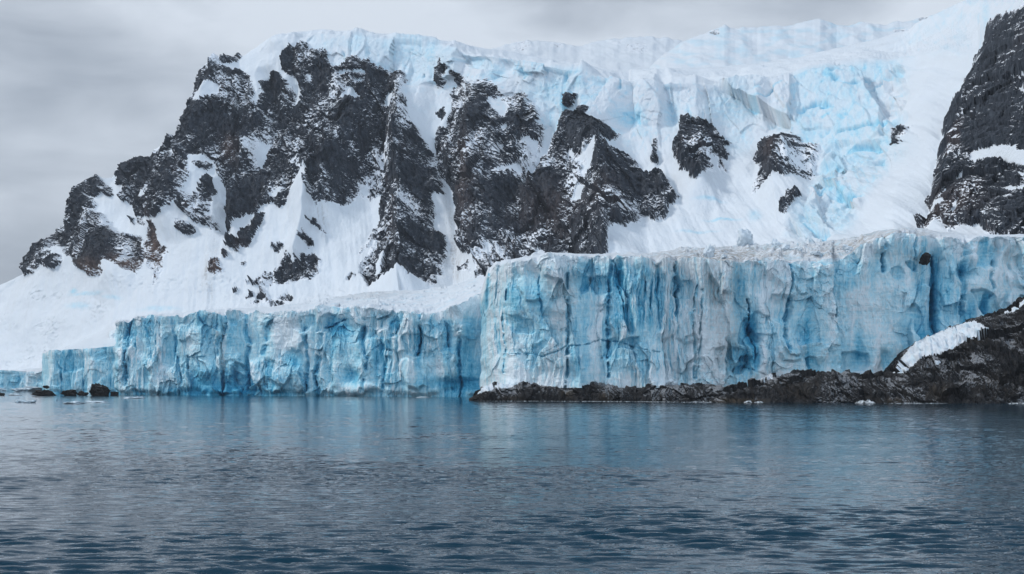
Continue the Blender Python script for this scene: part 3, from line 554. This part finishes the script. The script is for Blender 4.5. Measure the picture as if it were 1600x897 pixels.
ice_cliff('ice_cliff', 'tallest glacier front, streaked blue and grey, standing on the dark rock ledge', 748, 1752, 1.0, D_TOP, D_BOT, D_Y, D_FOOT, 225, 300, white0=0.71,
  whites=[(795,540,20,70,0.22),(783,470,9,40,0.2),(830,455,45,30,-0.28),(762,450,7,35,-0.2),(870,455,22,60,0.25),(912,470,12,60,-0.18),(932,520,13,85,0.34),(967,430,9,22,-0.5),(985,470,34,60,-0.22),(1018,470,10,70,-0.35),(1050,530,22,80,0.1),(1095,520,18,85,0.34),(1130,500,30,80,0.18),(1157,460,10,60,-0.42),(1178,530,12,45,-0.55),(1165,560,30,30,-0.2),(1193,540,8,60,0.42),(1200,470,14,40,0.15),(1197,440,10,30,0.2),(1250,480,40,70,-0.06),(1220,510,6,50,-0.2),(1262,520,5,50,-0.2),(1345,520,6,45,-0.35),(1350,540,12,25,-0.25),(1330,445,14,9,-0.2),(1380,480,60,60,0.12),(1415,440,30,25,-0.05),(1462,470,6,70,-0.6),(1448,530,14,12,-0.3),(1482,440,16,40,-0.3),(1500,455,14,60,-0.12),(1515,420,18,14,-0.45),(1520,490,6,26,-0.5),(1545,480,5,22,-0.5),(1560,420,40,40,0.2),(1383,562,9,16,-0.35),(1422,558,9,12,-0.35),(1590,400,30,30,0.1),(830,560,25,35,-0.1),(905,575,20,40,-0.12),(960,570,40,30,-0.08),(880,405,90,6,0.1)],
  dirts=[(880,480,20,60,0.75),(845,430,20,25,0.35),(862,560,30,30,0.3),(1135,510,34,100,0.95),(1090,412,70,16,1.0),(1045,405,30,9,0.8),(1120,440,40,25,0.7),(1085,500,10,90,0.45),(1362,460,40,40,0.45),(1280,480,60,80,0.25),(1400,395,60,16,0.7),(1590,395,26,22,0.8),(1385,500,30,30,0.25),(1415,520,16,10,0.3),(1225,585,40,8,0.7),(1190,590,30,8,0.5),(1210,430,12,40,0.3)],
  cuts=[(967,432,9,24,3.5),(985,470,30,22,1.5),(1158,460,9,60,2.5),(1178,530,11,42,2.5),(1463,470,6,75,3.0),(1515,422,16,14,3.5),(1520,490,6,26,2),(1545,480,5,22,2),(825,470,40,26,-1.5),(800,425,30,18,1.0),(1383,562,8,14,2),(1195,520,9,80,-2.2),(1095,520,16,85,-1.8),(932,520,12,80,-1.6),(1345,520,6,45,1.2)],
  streaks=[(785,540,20,90,0.7),(990,490,70,90,0.6),(1060,520,40,90,0.5),(930,530,20,80,0.5),(1300,470,90,80,-0.3),(830,460,45,50,-0.3),(1560,430,60,60,-0.3),(1390,500,60,60,-0.35)],
  lines=[([(795,552),(830,550),(850,556),(880,544),(905,538),(940,530),(970,535),(1000,545),(1030,550)],2.0,1.1),([(1098,450),(1096,520),(1092,590)],2.2,2.0),([(1458,400),(1466,440),(1461,480),(1465,510),(1457,540)],2.6,2.4),([(960,400),(965,430),(972,470)],2,1.5),([(1165,575),(1200,590),(1220,580)],2.2,1.2)],
  topdirt=[(1100,400,90,12,0.9),(1240,398,120,14,0.5),(1400,372,70,16,0.8),(1330,385,60,14,0.5),(960,400,50,6,0.3),(1180,385,80,8,0.25)], topamp=ipl([(748,0.3),(1000,0.5),(1080,1.0),(1180,1.3),(1260,1.5),(1420,1.1),(1470,0.4),(1760,0.3)]), base_white=0.2)

# --- middle-left cliff rising straight from the water
C_TOP = ipl([(170,520),(177,513),(180,506),(190,501),(205,498),(225,491),(250,494),(285,493),(300,488),(312,484),(330,487),(360,486),(390,484),(423,486),(476,486),(494,479),(505,475),(530,482),(574,479),(603,485),(632,486),(661,488),(684,488),(705,482),(725,473),(745,460),(770,450),(800,445)])
C_BOT = ipl([(170,624),(180,622),(400,626),(800,628)])
C_Y = ipl([(170,800),(176,740),(182,706),(200,698),(300,672),(400,650),(425,642),(500,632),(560,618),(640,606),(720,600),(740,602),(800,600)])
C_FOOT = ipl([(170,506,965),(180,504,960),(320,488,915),(430,480,890),(500,469,878),(560,459,868),(590,454,862),(640,452,850),(700,447,834),(745,433,825),(800,425,815)])
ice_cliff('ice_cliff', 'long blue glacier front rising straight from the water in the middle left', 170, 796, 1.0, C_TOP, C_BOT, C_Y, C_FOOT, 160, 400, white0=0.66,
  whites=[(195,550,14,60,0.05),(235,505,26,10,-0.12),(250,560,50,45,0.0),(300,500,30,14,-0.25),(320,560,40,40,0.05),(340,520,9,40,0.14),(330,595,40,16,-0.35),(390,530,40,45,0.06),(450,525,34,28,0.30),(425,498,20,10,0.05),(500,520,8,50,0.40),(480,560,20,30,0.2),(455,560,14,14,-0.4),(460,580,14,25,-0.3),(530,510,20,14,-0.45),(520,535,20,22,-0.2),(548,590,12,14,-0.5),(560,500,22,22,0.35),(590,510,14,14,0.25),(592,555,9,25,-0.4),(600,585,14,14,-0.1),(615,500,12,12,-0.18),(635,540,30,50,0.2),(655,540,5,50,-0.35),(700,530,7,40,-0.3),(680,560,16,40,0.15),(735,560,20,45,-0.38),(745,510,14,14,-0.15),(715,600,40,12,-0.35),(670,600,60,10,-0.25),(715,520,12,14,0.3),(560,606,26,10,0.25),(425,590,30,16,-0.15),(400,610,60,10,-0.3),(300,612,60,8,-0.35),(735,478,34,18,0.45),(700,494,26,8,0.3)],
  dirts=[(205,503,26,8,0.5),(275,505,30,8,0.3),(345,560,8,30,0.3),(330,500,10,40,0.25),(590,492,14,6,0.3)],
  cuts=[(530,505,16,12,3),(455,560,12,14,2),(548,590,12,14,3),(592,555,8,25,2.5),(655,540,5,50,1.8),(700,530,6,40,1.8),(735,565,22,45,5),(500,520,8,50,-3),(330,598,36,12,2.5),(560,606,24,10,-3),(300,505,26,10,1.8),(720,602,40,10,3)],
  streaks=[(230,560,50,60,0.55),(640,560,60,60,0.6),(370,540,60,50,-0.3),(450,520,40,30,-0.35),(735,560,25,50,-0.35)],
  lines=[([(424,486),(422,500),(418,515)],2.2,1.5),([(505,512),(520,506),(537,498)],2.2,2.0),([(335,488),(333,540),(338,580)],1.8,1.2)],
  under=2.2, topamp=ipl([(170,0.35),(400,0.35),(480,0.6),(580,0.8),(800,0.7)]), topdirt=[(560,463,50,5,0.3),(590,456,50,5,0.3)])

# --- low far-left cliff
B_TOP = ipl([(66,552),(72,550),(76,547),(90,546),(135,545),(178,541),(200,540)])
B_BOT = ipl([(66,620),(200,622)])
B_Y = ipl([(66,900),(71,800),(76,755),(135,745),(140,738),(200,730)])
B_FOOT = ipl([(66,560,1010),(75,558,1000),(180,505,960),(200,503,955)])
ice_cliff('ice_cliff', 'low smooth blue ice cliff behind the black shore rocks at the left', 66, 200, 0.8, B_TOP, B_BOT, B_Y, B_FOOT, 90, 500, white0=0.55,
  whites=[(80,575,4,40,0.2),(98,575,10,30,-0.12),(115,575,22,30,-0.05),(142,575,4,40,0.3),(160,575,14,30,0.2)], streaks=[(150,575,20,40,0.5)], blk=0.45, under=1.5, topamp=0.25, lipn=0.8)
# --- lowest shelf at the left edge
A_TOP = ipl([(-150,585),(0,578),(20,579),(40,581),(60,579),(95,576)])
A_BOT = ipl([(-150,612),(100,612)])
A_Y = ipl([(-150,1000),(0,980),(100,960)])
A_FOOT = ipl([(-150,590,1110),(0,582,1075),(75,568,1030),(100,560,1010)])
ice_cliff('ice_cliff', 'low grey-blue ice shelf at the left edge below the smooth snow slope', -150, 96, 1.2, A_TOP, A_BOT, A_Y, A_FOOT, 50, 600, white0=0.66, streaks=[(0,590,400,60,-0.4)], blk=0.5, topamp=0.2, lipn=0.6)

# ================================================================ SHORE ROCK
def shore(name, label, px0, px1, step, TOP, YW, DEP, rows, seed, snowpolys=(), pw=1.5, amp=1.0, rusts=(), dusts=()):
    px = np.arange(px0, px1, step); yw = blur1(YW(px), 3); dep = blur1(DEP(px), 4)
    tp = TOP(px) + 2.2 * fbm(px / 8, px * 0, 4, seed) * amp; yt = yw + dep
    zt = np.maximum(CZ + (HY - tp) * yt / FOC, 0.15)
    t = np.linspace(0, 1, rows)[:, None]
    prof = np.where(t < 0.75, (t / 0.75), 1 + 0 * t)
    Z = -1.6 + (zt + 1.6) * np.sin(prof * np.pi / 2) ** 0.85
    Y = yw + dep * prof ** pw + np.where(t > 0.75, (t - 0.75) / 0.25 * 24, 0)
    Z = Z - np.where(t > 0.75, (t - 0.75) / 0.25 * 3.0, 0)
    S_ = (px - CX) * (yw + dep * prof) / FOC
    P = np.stack([S_ + 0 * Z, Y + 0 * Z, Z], -1)
    Nm = normals(blur1(P, 3, 1)); Nm *= np.where(Nm[..., 1:2] > 0, -1, 1)
    w = 1.6 * fbm(S_ / 8, Z / 6 + Y / 20, 3, seed + 1)
    u = S_ * 0.95 + (Z + Y * 0.15) * 0.35 + 1.5 * w; v = Z * 0.9 - S_ * 0.2 + w
    d = amp * (1.5 * facet(S_ / 9 + w * .1, (Z + Y * 0.3) / 5, seed + 2) + 0.75 * facet(u / 2.6, v / 4.5, seed + 3) + 0.45 * (ridged(u / 1.8, v / 9, 3, seed + 4) - .4) * 1.6 + 0.3 * facet(u / 0.9, v / 1.4, seed + 6))
    d = d * sstep(t, 1.0, 0.8)
    P = P + Nm * d[..., None]
    PXv = CX + P[..., 0] * FOC / P[..., 1]; PYv = HY - (P[..., 2] - CZ) * FOC / P[..., 1]
    mask = np.full(PXv.shape, -14, F32)
    for poly in snowpolys: mask = np.maximum(mask, sdist(PXv, PYv, poly))
    mask = mask + 2.5 * fbm(PXv / 5, PYv / 4, 3, seed + 9) if len(snowpolys) else mask
    rust = np.clip(spots(PXv, PYv, rusts), 0, 1); dust = spots(PXv, PYv, dusts) - 0.15
    nr, nc = PXv.shape; Q = grid_quads(nr, nc); V = P.reshape(-1, 3); mq = mask.ravel()[Q].mean(1) > 0
    r = root(name, label, 'shore rock')
    A = {'rust': rust.ravel(), 'dust': dust.ravel(), 'blue': 0.25 * sstep(fbm(PXv / 9, PYv / 9, 3, seed + 30), 0, .5).ravel(), 'dirt': np.zeros(nr * nc)}
    sub_mesh('rock', V, Q[~mq], M_SHORE, r, A, False)
    if mq.any():
        V2 = V.copy(); V2[:, 2] += 0.2 * sstep(mask.ravel(), -1, 4)
        sub_mesh('snow_patch', V2, Q[mq], M_SNOW, r, A, True)
    return r
shore('rock_ledge', 'low black rock ledge under the tallest ice cliff, whitened at its left tip', 733, 1135, 0.8,
  ipl([(733,627),(738,622),(745,612),(758,604),(775,602),(900,603),(1000,603),(1060,602),(1090,601),(1110,600),(1125,603),(1135,612)]),
  ipl([(733,482),(760,470),(850,464),(1000,455),(1135,444)]), ipl([(733,4),(750,7),(800,8),(1000,9),(1135,10)]), 60, 700,
  snowpolys=[[(745,616),(755,604),(775,598),(805,598),(802,606),(775,607),(755,613)]], pw=2.2, amp=0.8, rusts=[(885,616,10,9,1.0),(945,620,8,8,0.8),(800,622,20,4,0.5)], dusts=[(780,610,40,10,0.8),(880,606,14,10,0.7),(945,606,14,10,0.6),(1060,612,20,14,0.5)])
shore('rock_mound', 'low dark rounded rock mound between the ledge and the headland, yellow weed at its foot', 1108, 1352, 0.8,
  ipl([(1108,628),(1115,624),(1130,613),(1150,604),(1170,601),(1205,591),(1235,584),(1260,584),(1300,582.5),(1335,584),(1345,590),(1352,600)]),
  ipl([(1108,438),(1200,434),(1300,430),(1352,430)]), ipl([(1108,8),(1200,18),(1300,22),(1352,20)]), 80, 720,
  snowpolys=[[(1170,600),(1205,592),(1215,585),(1200,585),(1175,594)]], pw=1.4, amp=1.0, rusts=[(1140,626,26,4,1.0),(1170,626,30,3,0.8),(1250,610,30,14,0.3)], dusts=[(1230,600,40,14,0.5),(1300,600,30,16,0.4)])
shore('rock_headland', 'large dark grooved rock headland at the right edge with a snow tongue behind its crest', 1330, 1752, 0.9,
  ipl([(1330,612),(1338,602),(1345,594),(1360,588),(1385,582),(1400,577),(1413,556),(1432,537),(1479,518),(1526,502),(1540,497),(1557,489),(1573,488),(1587,479),(1600,471),(1752,420)]),
  ipl([(1330,432),(1360,424),(1400,420),(1500,418),(1600,417),(1752,410)]), ipl([(1330,16),(1380,26),(1420,40),(1480,50),(1600,58),(1752,64)]), 190, 740,
  snowpolys=[[(1396,582),(1405,566),(1416,550),(1432,533),(1479,514),(1520,501),(1532,506),(1556,519),(1529,527),(1508,532),(1488,545),(1464,553),(1440,558),(1427,571),(1412,584)],[(1458,566),(1464,562),(1470,566),(1466,571)],[(1565,489),(1580,482),(1590,477),(1600,468),(1606,470),(1590,484),(1575,490)]], pw=1.15, amp=1.25, rusts=[(1465,615,16,14,0.7),(1395,626,20,5,0.8),(1510,528,30,8,0.4),(1550,600,40,20,0.25)], dusts=[(1500,575,60,30,0.35)])

# ---------------------------------------------------------------- loose rocks, ice blocks, floes
def blob(n=40):
    th = np.linspace(0, np.pi, n)[:, None]; ph = np.linspace(0, 2 * np.pi, 2 * n)[None, :]
    return np.stack([np.sin(th) * np.cos(ph), np.sin(th) * np.sin(ph), np.cos(th) + 0 * ph], -1)
def lump(name, label, cat, px, py, Y, wpx, hpx, dep, mat, seed, flat=False, group=None, sink=0.35, rough=0.35, white=None, n=34, cap=None):
    """px,py = centre of its foot, seen size wpx x hpx; dep = depth in metres"""
    x, y, z = world(px, py, Y)
    if cap is not None:
        A = CAPS[cap]; i = np.argmin((A[0] - px) ** 2 + (A[1] - py) ** 2 + np.where(A[3] > Y, 1e-3, 0)); i = np.unravel_index(i, A[0].shape)
        x, y, z = float(A[2][i]), float(A[3][i]), float(A[4][i]); Y = y
    sx = wpx * Y / FOC / 2; sz = hpx * Y / FOC / (1 - sink) / 1.0 / 2 * 1.15
    D = blob(n); a = D[..., 0]; b = D[..., 1]; c = D[..., 2]
    # planar cuts make it angular
    rs = np.random.RandomState(seed); rad = np.ones(a.shape)
    for k in range(18):
        nv = rs.normal(size=3); nv /= np.linalg.norm(nv); off = rs.uniform(0.45, 0.92)
        dt = a * nv[0] + b * nv[1] + c * nv[2]
        rad = np.where(dt > 0.05, np.minimum(rad, off / np.maximum(dt, 0.05)), rad)
    ph = np.abs(np.arctan2(b, a))
    rad = rad * (1 + rough * (0.5 * fbm(a * 1.8 + seed, c * 1.8 + b * 1.3, 3, seed % 97) + 0.25 * facet(a * 3 + b + seed, c * 3 + b, seed % 89)))
    rad[:, -1] = rad[:, 0]; rad[0] = rad[0].mean(); rad[-1] = rad[-1].mean()
    V = np.stack([a * rad * sx, b * rad * dep / 2, c * rad * sz], -1).reshape(-1, 3)
    V[:, 2] += sz * (1 - 2 * sink)
    k = np.zeros(len(V), F32)
    o = new_mesh(name, V, grid_quads(*a.shape), mat, None, {'rust': k + 0.15, 'dust': k - 0.5, 'blue': k + (0.35 if white is None else white), 'dirt': k, 'white': k + (0.5 if white is None else white), 'streak': k + 0.4}, not flat)
    o.location = (x, y, z); tag(o, label, cat, group)
    return o
for args in [
  (72, 618, 652, 46, 8, 10, 'long flat black rock at the left end of the shore rocks'),
  (107, 618, 650, 32, 8, 7, 'low round black rock second from the left in the shore row'),
  (129, 618, 655, 24, 6, 5, 'low black rock tucked against the foot of the pointed shore rock'),
  (153, 618, 648, 40, 18, 9, 'tallest pointed black rock in front of the left ice cliff'),
  (180, 618, 650, 16, 7, 5, 'small black rock at the right end of the shore row by the tall blue cliff'),
  (2, 618, 655, 16, 5, 6, 'low dark rock at the left edge of the water'),
  (73, 606, 735, 12, 4, 5, 'small grey rock under the corner of the low ice cliff'),
 ]:
    px, py, Y, w, h, dp, lb = args
    lump('shore_rock', lb, 'rock', px, py, Y, w, h, dp, M_SHORE, int(px * 7 + h), True, 'black rocks along the left shore', 0.3, 0.6)
lump('boulder', 'black boulder lodged in the top of the right ice cliff above the blue crevice', 'boulder', 1446, 415, 476, 27, 20, 6, M_SHORE, 11, True, None, 0.12)
for (px, py, Y, w, h, dp, lb) in [
  (1163, 378, 640, 36, 27, 10, 'largest grey rounded ice block on the glacier top below the snow slope'),
  (1105, 398, 560, 22, 18, 7, 'upright pale ice block left of the largest grey block on the glacier top'),
  (1208, 388, 600, 22, 16, 7, 'jagged white ice block right of the largest grey block'),
  (1228, 389, 590, 18, 11, 6, 'small white ice block beside the jagged one below the icefall'),
  (1248, 391, 580, 16, 9, 6, 'low ice block at the right end of the rubble below the icefall'),
  (1130, 402, 520, 16, 8, 5, 'low dirty ice block near the cliff edge under the upright block'),
  (1275, 396, 540, 20, 8, 6, 'flat ice block near the cliff edge right of the rubble'),
  (1010, 404, 500, 18, 6, 5, 'small snowy ice block on the cliff edge below the dark rock face'),
  (1325, 392, 560, 24, 12, 7, 'snowy ice block behind the raised part of the cliff edge'),
 ]:
    lump('ice_block', lb, 'ice block', px, py + 3, Y, w, h, dp, M_SNOW, int(px * 3 + h), False, 'ice blocks on the glacier top', 0.25, 0.55, 0.12, cap=0)
for (px, py, w, h, dp, lb) in [
  (43, 612, 56, 9, 40, 'long snow-covered ice floe in front of the low shelf at the left'),
  (2, 611, 14, 4, 20, 'snowy ice floe cut by the left edge of the view'),
  (24, 617.5, 24, 3, 10, 'thin white floe between the snowy floe and the black rocks'),
  (32, 629, 20, 4.5, 7, 'lumpy white bergy bit floating at the far left'),
  (48, 629.5, 20, 5, 7, 'lumpy white bergy bit right of the far left one'),
  (88, 626, 5, 3, 2, 'tiny bright blue ice lump afloat left of the thin long floe'),
  (115, 631, 44, 4.5, 8, 'long thin white floe floating in front of the black rocks'),
  (155, 629, 42, 3.5, 7, 'thin grey-white floe right of the long white one'),
  (205, 622.5, 44, 2.5, 6, 'thin strip of floating ice at the foot of the blue cliff'),
  (660, 621.5, 30, 1.8, 5, 'thin sliver of ice afloat below the middle of the blue cliff'),
 ]:
    Y = CZ * FOC / (py - HY) if py < 625 else CZ * FOC / (py - HY)
    lump('ice_floe', lb, 'ice floe', px, py, Y, w, h, dp, M_FLOE, int(px * 5 + w), False, 'ice floes at the left shore', 0.4, 0.6, 0.9 if w < 6 else 0.2)

# surf where the swell breaks on the rocks
def surf():
    m, t, b = nt('surf_foam'); b.inputs['Base Color'].default_value = (0.72, 0.78, 0.82, 1); b.inputs['Roughness'].default_value = 0.7
    n = noise(t, 1.3, 5, 0.75); tr = t.nodes.new('ShaderNodeBsdfTransparent'); mx = t.nodes.new('ShaderNodeMixShader')
    t.links.new(ramp(t, n, 0.42, 0.6), mx.inputs[0]); t.links.new(tr.outputs[0], mx.inputs[1]); t.links.new(b.outputs[0], mx.inputs[2])
    t.links.new(mx.outputs[0], t.nodes['Material Output'].inputs[0])
    V, Q = [], []
    rs = np.random.RandomState(3)
    for (pa, pb, wid, hgt) in [(745,1110,0.5,0.12),(1078,1110,1.2,0.3),(1163,1175,1.4,0.8),(1178,1192,1.4,0.5),(1336,1368,2.4,1.0),(1352,1362,1.6,1.5),(1380,1480,0.5,0.15),(1575,1640,1.2,0.3)]:
        n0 = len(V); k = max(8, int((pb - pa) / 2))
        for i in range(k):
            p = pa + (pb - pa) * i / (k - 1); e = math.sin(math.pi * i / (k - 1)) ** 0.5
            Yw = np.interp(p, [733,760,850,1000,1110,1200,1300,1400,1500,1600], [481,469,463,454,437,433,429,419,417,416]) - 1.2
            x = (p - CX) * Yw / FOC; w = wid * e * rs.uniform(0.5, 1.2)
            for j, (dy, dz) in enumerate(((-w, 0.03), (-w * 0.4, 0.55), (w * 0.3, 1.0), (w * 1.2, 0.4))):
                V.append((x + rs.uniform(-.2, .2), Yw + dy, 0.05 + dz * hgt * e * rs.uniform(0.5, 1.1)))
        for i in range(k - 1):
            for j in range(3): a = n0 + i * 4 + j; Q.append((a, a + 4, a + 5, a + 1))
    o = new_mesh('surf', np.array(V), np.array(Q), m); tag(o, 'white surf breaking along the foot of the shore rocks', 'surf', kind='stuff')
surf()

# ================================================================ WATER
def water():
    rows = [30.0]
    while rows[-1] < 620: rows.append(rows[-1] + max(0.16, rows[-1] * 0.0024))
    rows = rows + list(np.geomspace(630, 8400, 40))
    Yr = np.array(rows)[:, None]
    tn = np.linspace(-1, 1, 1500)[None, :]
    X = (Yr * 0.46 + 40) * tn; Y = Yr + 0 * tn
    rs = np.random.RandomState(5)
    H = np.zeros(X.shape, F32); DX = np.zeros(X.shape, F32)
    wl = np.concatenate([np.geomspace(0.38, 1.8, 46), [3.3, 4.6, 6.1, 7.9]])
    gust = 0.42 + 0.68 * sstep(fbm(X / 34, Y / 22, 3, 800), -0.45, 0.5)
    for i, L in enumerate(wl):
        a = rs.normal(1.53, 0.27); k = 2 * np.pi / L; ph = rs.rand() * 6.28
        amp = 0.0094 * L ** 0.85 if L < 3 else 0.0022 * L
        arg = (k * (X * math.cos(a) + Y * math.sin(a)) + ph).astype(F32)
        H += (amp * np.sin(arg)).astype(F32) if L > 2.5 else (amp * np.sin(arg + 1.5 * fbm(X / 9, Y / 9, 2, 810 + i))).astype(F32) if i % 3 == 0 else (amp * np.sin(arg)).astype(F32)
    near = sstep(Yr, 150, 45) * 0.68 + 0.32
    H = H * gust * near * sstep(Yr, 1200, 500)
    H = H + 0.10 * np.maximum(H, 0) / 0.1 * 0.5 * np.maximum(H, 0)
    m, t, b = nt('sea_water')
    b.inputs['Base Color'].default_value = (0.002, 0.030, 0.054, 1); b.inputs['Roughness'].default_value = 0.05; b.inputs['IOR'].default_value = 1.333; b.inputs['Specular IOR Level'].default_value = 0.36
    n1 = noise(t, 1.9, 3, 0.6, (0.6, 1.0, 1)); n2 = noise(t, 0.16, 3, 0.6, (0.8, 1, 1), (3, 5, 1))
    bump(t, b, math_(t, 'ADD', n1, math_(t, 'MULTIPLY', n2, 0.6)), 0.09, 0.55)
    P = np.stack([X, Y, H], -1)
    o = new_mesh('water', P.reshape(-1, 3), grid_quads(*X.shape), m, None, None, True)
    tag(o, 'dark blue rippled sea reflecting the ice cliffs', 'water', kind='structure')
    # the sea goes on behind and to both sides of the viewer
    V = []; 
    xs = [-8000, -0.47]; ys = [-150, 30, 8400]
    V = [(-8400,-150,0),(8400,-150,0),(8400,30,0),(53.8,30,0),(-53.8,30,0),(-8400,30,0),(8400,8400,0),(3904,8400,0),(-3904,8400,0),(-8400,8400,0)]
    Q = [(0,1,2,2),(0,2,3,3),(0,3,4,4),(0,4,5,5),(3,2,6,6),(3,6,7,7),(5,4,8,8),(5,8,9,9)]
    me = bpy.data.meshes.new('open_sea'); me.from_pydata(V, [], [q[:3] for q in Q]); me.materials.append(m)
    o2 = bpy.data.objects.new('open_sea', me); COL.objects.link(o2); tag(o2, 'calm open sea around the bay', 'water', kind='structure')
water()

# ================================================================ SKY, SUN, AIR
SUN_EL, SUN_AZ = 42.0, -76.0          # azimuth measured from the view direction (+Y) towards +X
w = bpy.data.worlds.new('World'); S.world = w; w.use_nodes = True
t = w.node_tree; bg = t.nodes['Background']
sky = t.nodes.new('ShaderNodeTexSky'); sky.sky_type = 'NISHITA'; sky.sun_disc = False
sky.sun_elevation = math.radians(SUN_EL); sky.sun_rotation = math.radians(SUN_AZ); sky.air_density = 1.0; sky.dust_density = 1.5
tc = t.nodes.new('ShaderNodeTexCoord')
sp = t.nodes.new('ShaderNodeSeparateXYZ'); t.links.new(tc.outputs['Generated'], sp.inputs[0])
big = noise(t, 4.2, 4, 0.5, (1, 1, 2.4), (0.4, 0.1, 0.25), tc.outputs['Generated'], 0.3)
wis = noise(t, 11.0, 5, 0.6, (1, 1, 3.0), (1.4, 0.7, 2.0), tc.outputs['Generated'], 0.4)
# cloud deck: brighter up and to the right, grey low over the left
hx = ramp(t, math_(t, 'ADD', math_(t, 'MULTIPLY', sp.outputs['X'], 0.9), math_(t, 'MULTIPLY', sp.outputs['Z'], 1.55)), -0.24, 0.36)
bright = math_(t, 'ADD', hx, math_(t, 'MULTIPLY', math_(t, 'SUBTRACT', big, 0.5), 2.2))
bright = math_(t, 'ADD', bright, math_(t, 'MULTIPLY', math_(t, 'SUBTRACT', wis, 0.5), 0.8), True)
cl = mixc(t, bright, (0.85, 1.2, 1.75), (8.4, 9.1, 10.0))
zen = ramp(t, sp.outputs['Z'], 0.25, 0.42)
cl = mixc(t, zen, cl, (1.9, 2.6, 3.6))  # unseen dark cloud overhead, added to darken the water's reflections
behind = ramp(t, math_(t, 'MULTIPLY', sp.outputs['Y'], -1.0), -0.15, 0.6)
cl = mixc(t, behind, cl, (8.6, 10.0, 11.8))  # unseen bright sky behind the viewer, added as fill on the ice
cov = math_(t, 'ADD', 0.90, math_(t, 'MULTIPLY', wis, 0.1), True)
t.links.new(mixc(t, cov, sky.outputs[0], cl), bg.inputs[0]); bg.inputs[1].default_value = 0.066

sl = bpy.data.lights.new('sun', 'SUN'); sl.energy = 1.5; sl.angle = math.radians(10); sl.color = (1.0, 0.955, 0.90)
so = bpy.data.objects.new('sun', sl); COL.objects.link(so)
from mathutils import Vector
az, el = math.radians(SUN_AZ), math.radians(SUN_EL)
dirv = Vector((math.sin(az) * math.cos(el), math.cos(az) * math.cos(el), math.sin(el)))
so.rotation_euler = (-dirv).to_track_quat('-Z', 'Y').to_euler(); so.location = dirv * 3000

hm = bpy.data.materials.new('haze_air'); hm.use_nodes = True; ht = hm.node_tree; ht.nodes.remove(ht.nodes['Principled BSDF'])
pv = ht.nodes.new('ShaderNodeVolumePrincipled'); pv.inputs['Color'].default_value = (0.86, 0.90, 0.95, 1); pv.inputs['Density'].default_value = 0.00005; pv.inputs['Anisotropy'].default_value = 0.2
ht.links.new(pv.outputs[0], ht.nodes['Material Output'].inputs['Volume'])
bx0, bx1, by0, by1, bz0, bz1 = -8600, 8600, -400, 13500, -4.5, 2900
V = [(x, y, z) for x in (bx0, bx1) for y in (by0, by1) for z in (bz0, bz1)]
me = bpy.data.meshes.new('haze'); me.from_pydata(V, [], [(0,1,3,2),(4,6,7,5),(0,4,5,1),(2,3,7,6),(0,2,6,4),(1,5,7,3)]); me.materials.append(hm)
hz = bpy.data.objects.new('haze', me); COL.objects.link(hz); tag(hz, 'thin pale haze in the air over the bay', 'haze', kind='stuff')

# ================================================================ CAMERA
cd = bpy.data.cameras.new('camera'); cd.sensor_width = 36; cd.lens = FOC / 1600 * 36; cd.shift_y = (HY - 448.5) / 1600
cd.clip_start = 0.5; cd.clip_end = 30000
co = bpy.data.objects.new('camera', cd); COL.objects.link(co); co.location = (0, 0, CZ); co.rotation_euler = (math.radians(90), 0, 0)
S.camera = co
vs = S.view_settings; vs.view_transform = 'Standard'; vs.look = 'None'; vs.exposure = 0.64; vs.gamma = 1.0; vs.use_curve_mapping = False
S.cycles.use_denoising = True; S.cycles.max_bounces = 6; S.cycles.volume_bounces = 1; S.cycles.transparent_max_bounces = 8
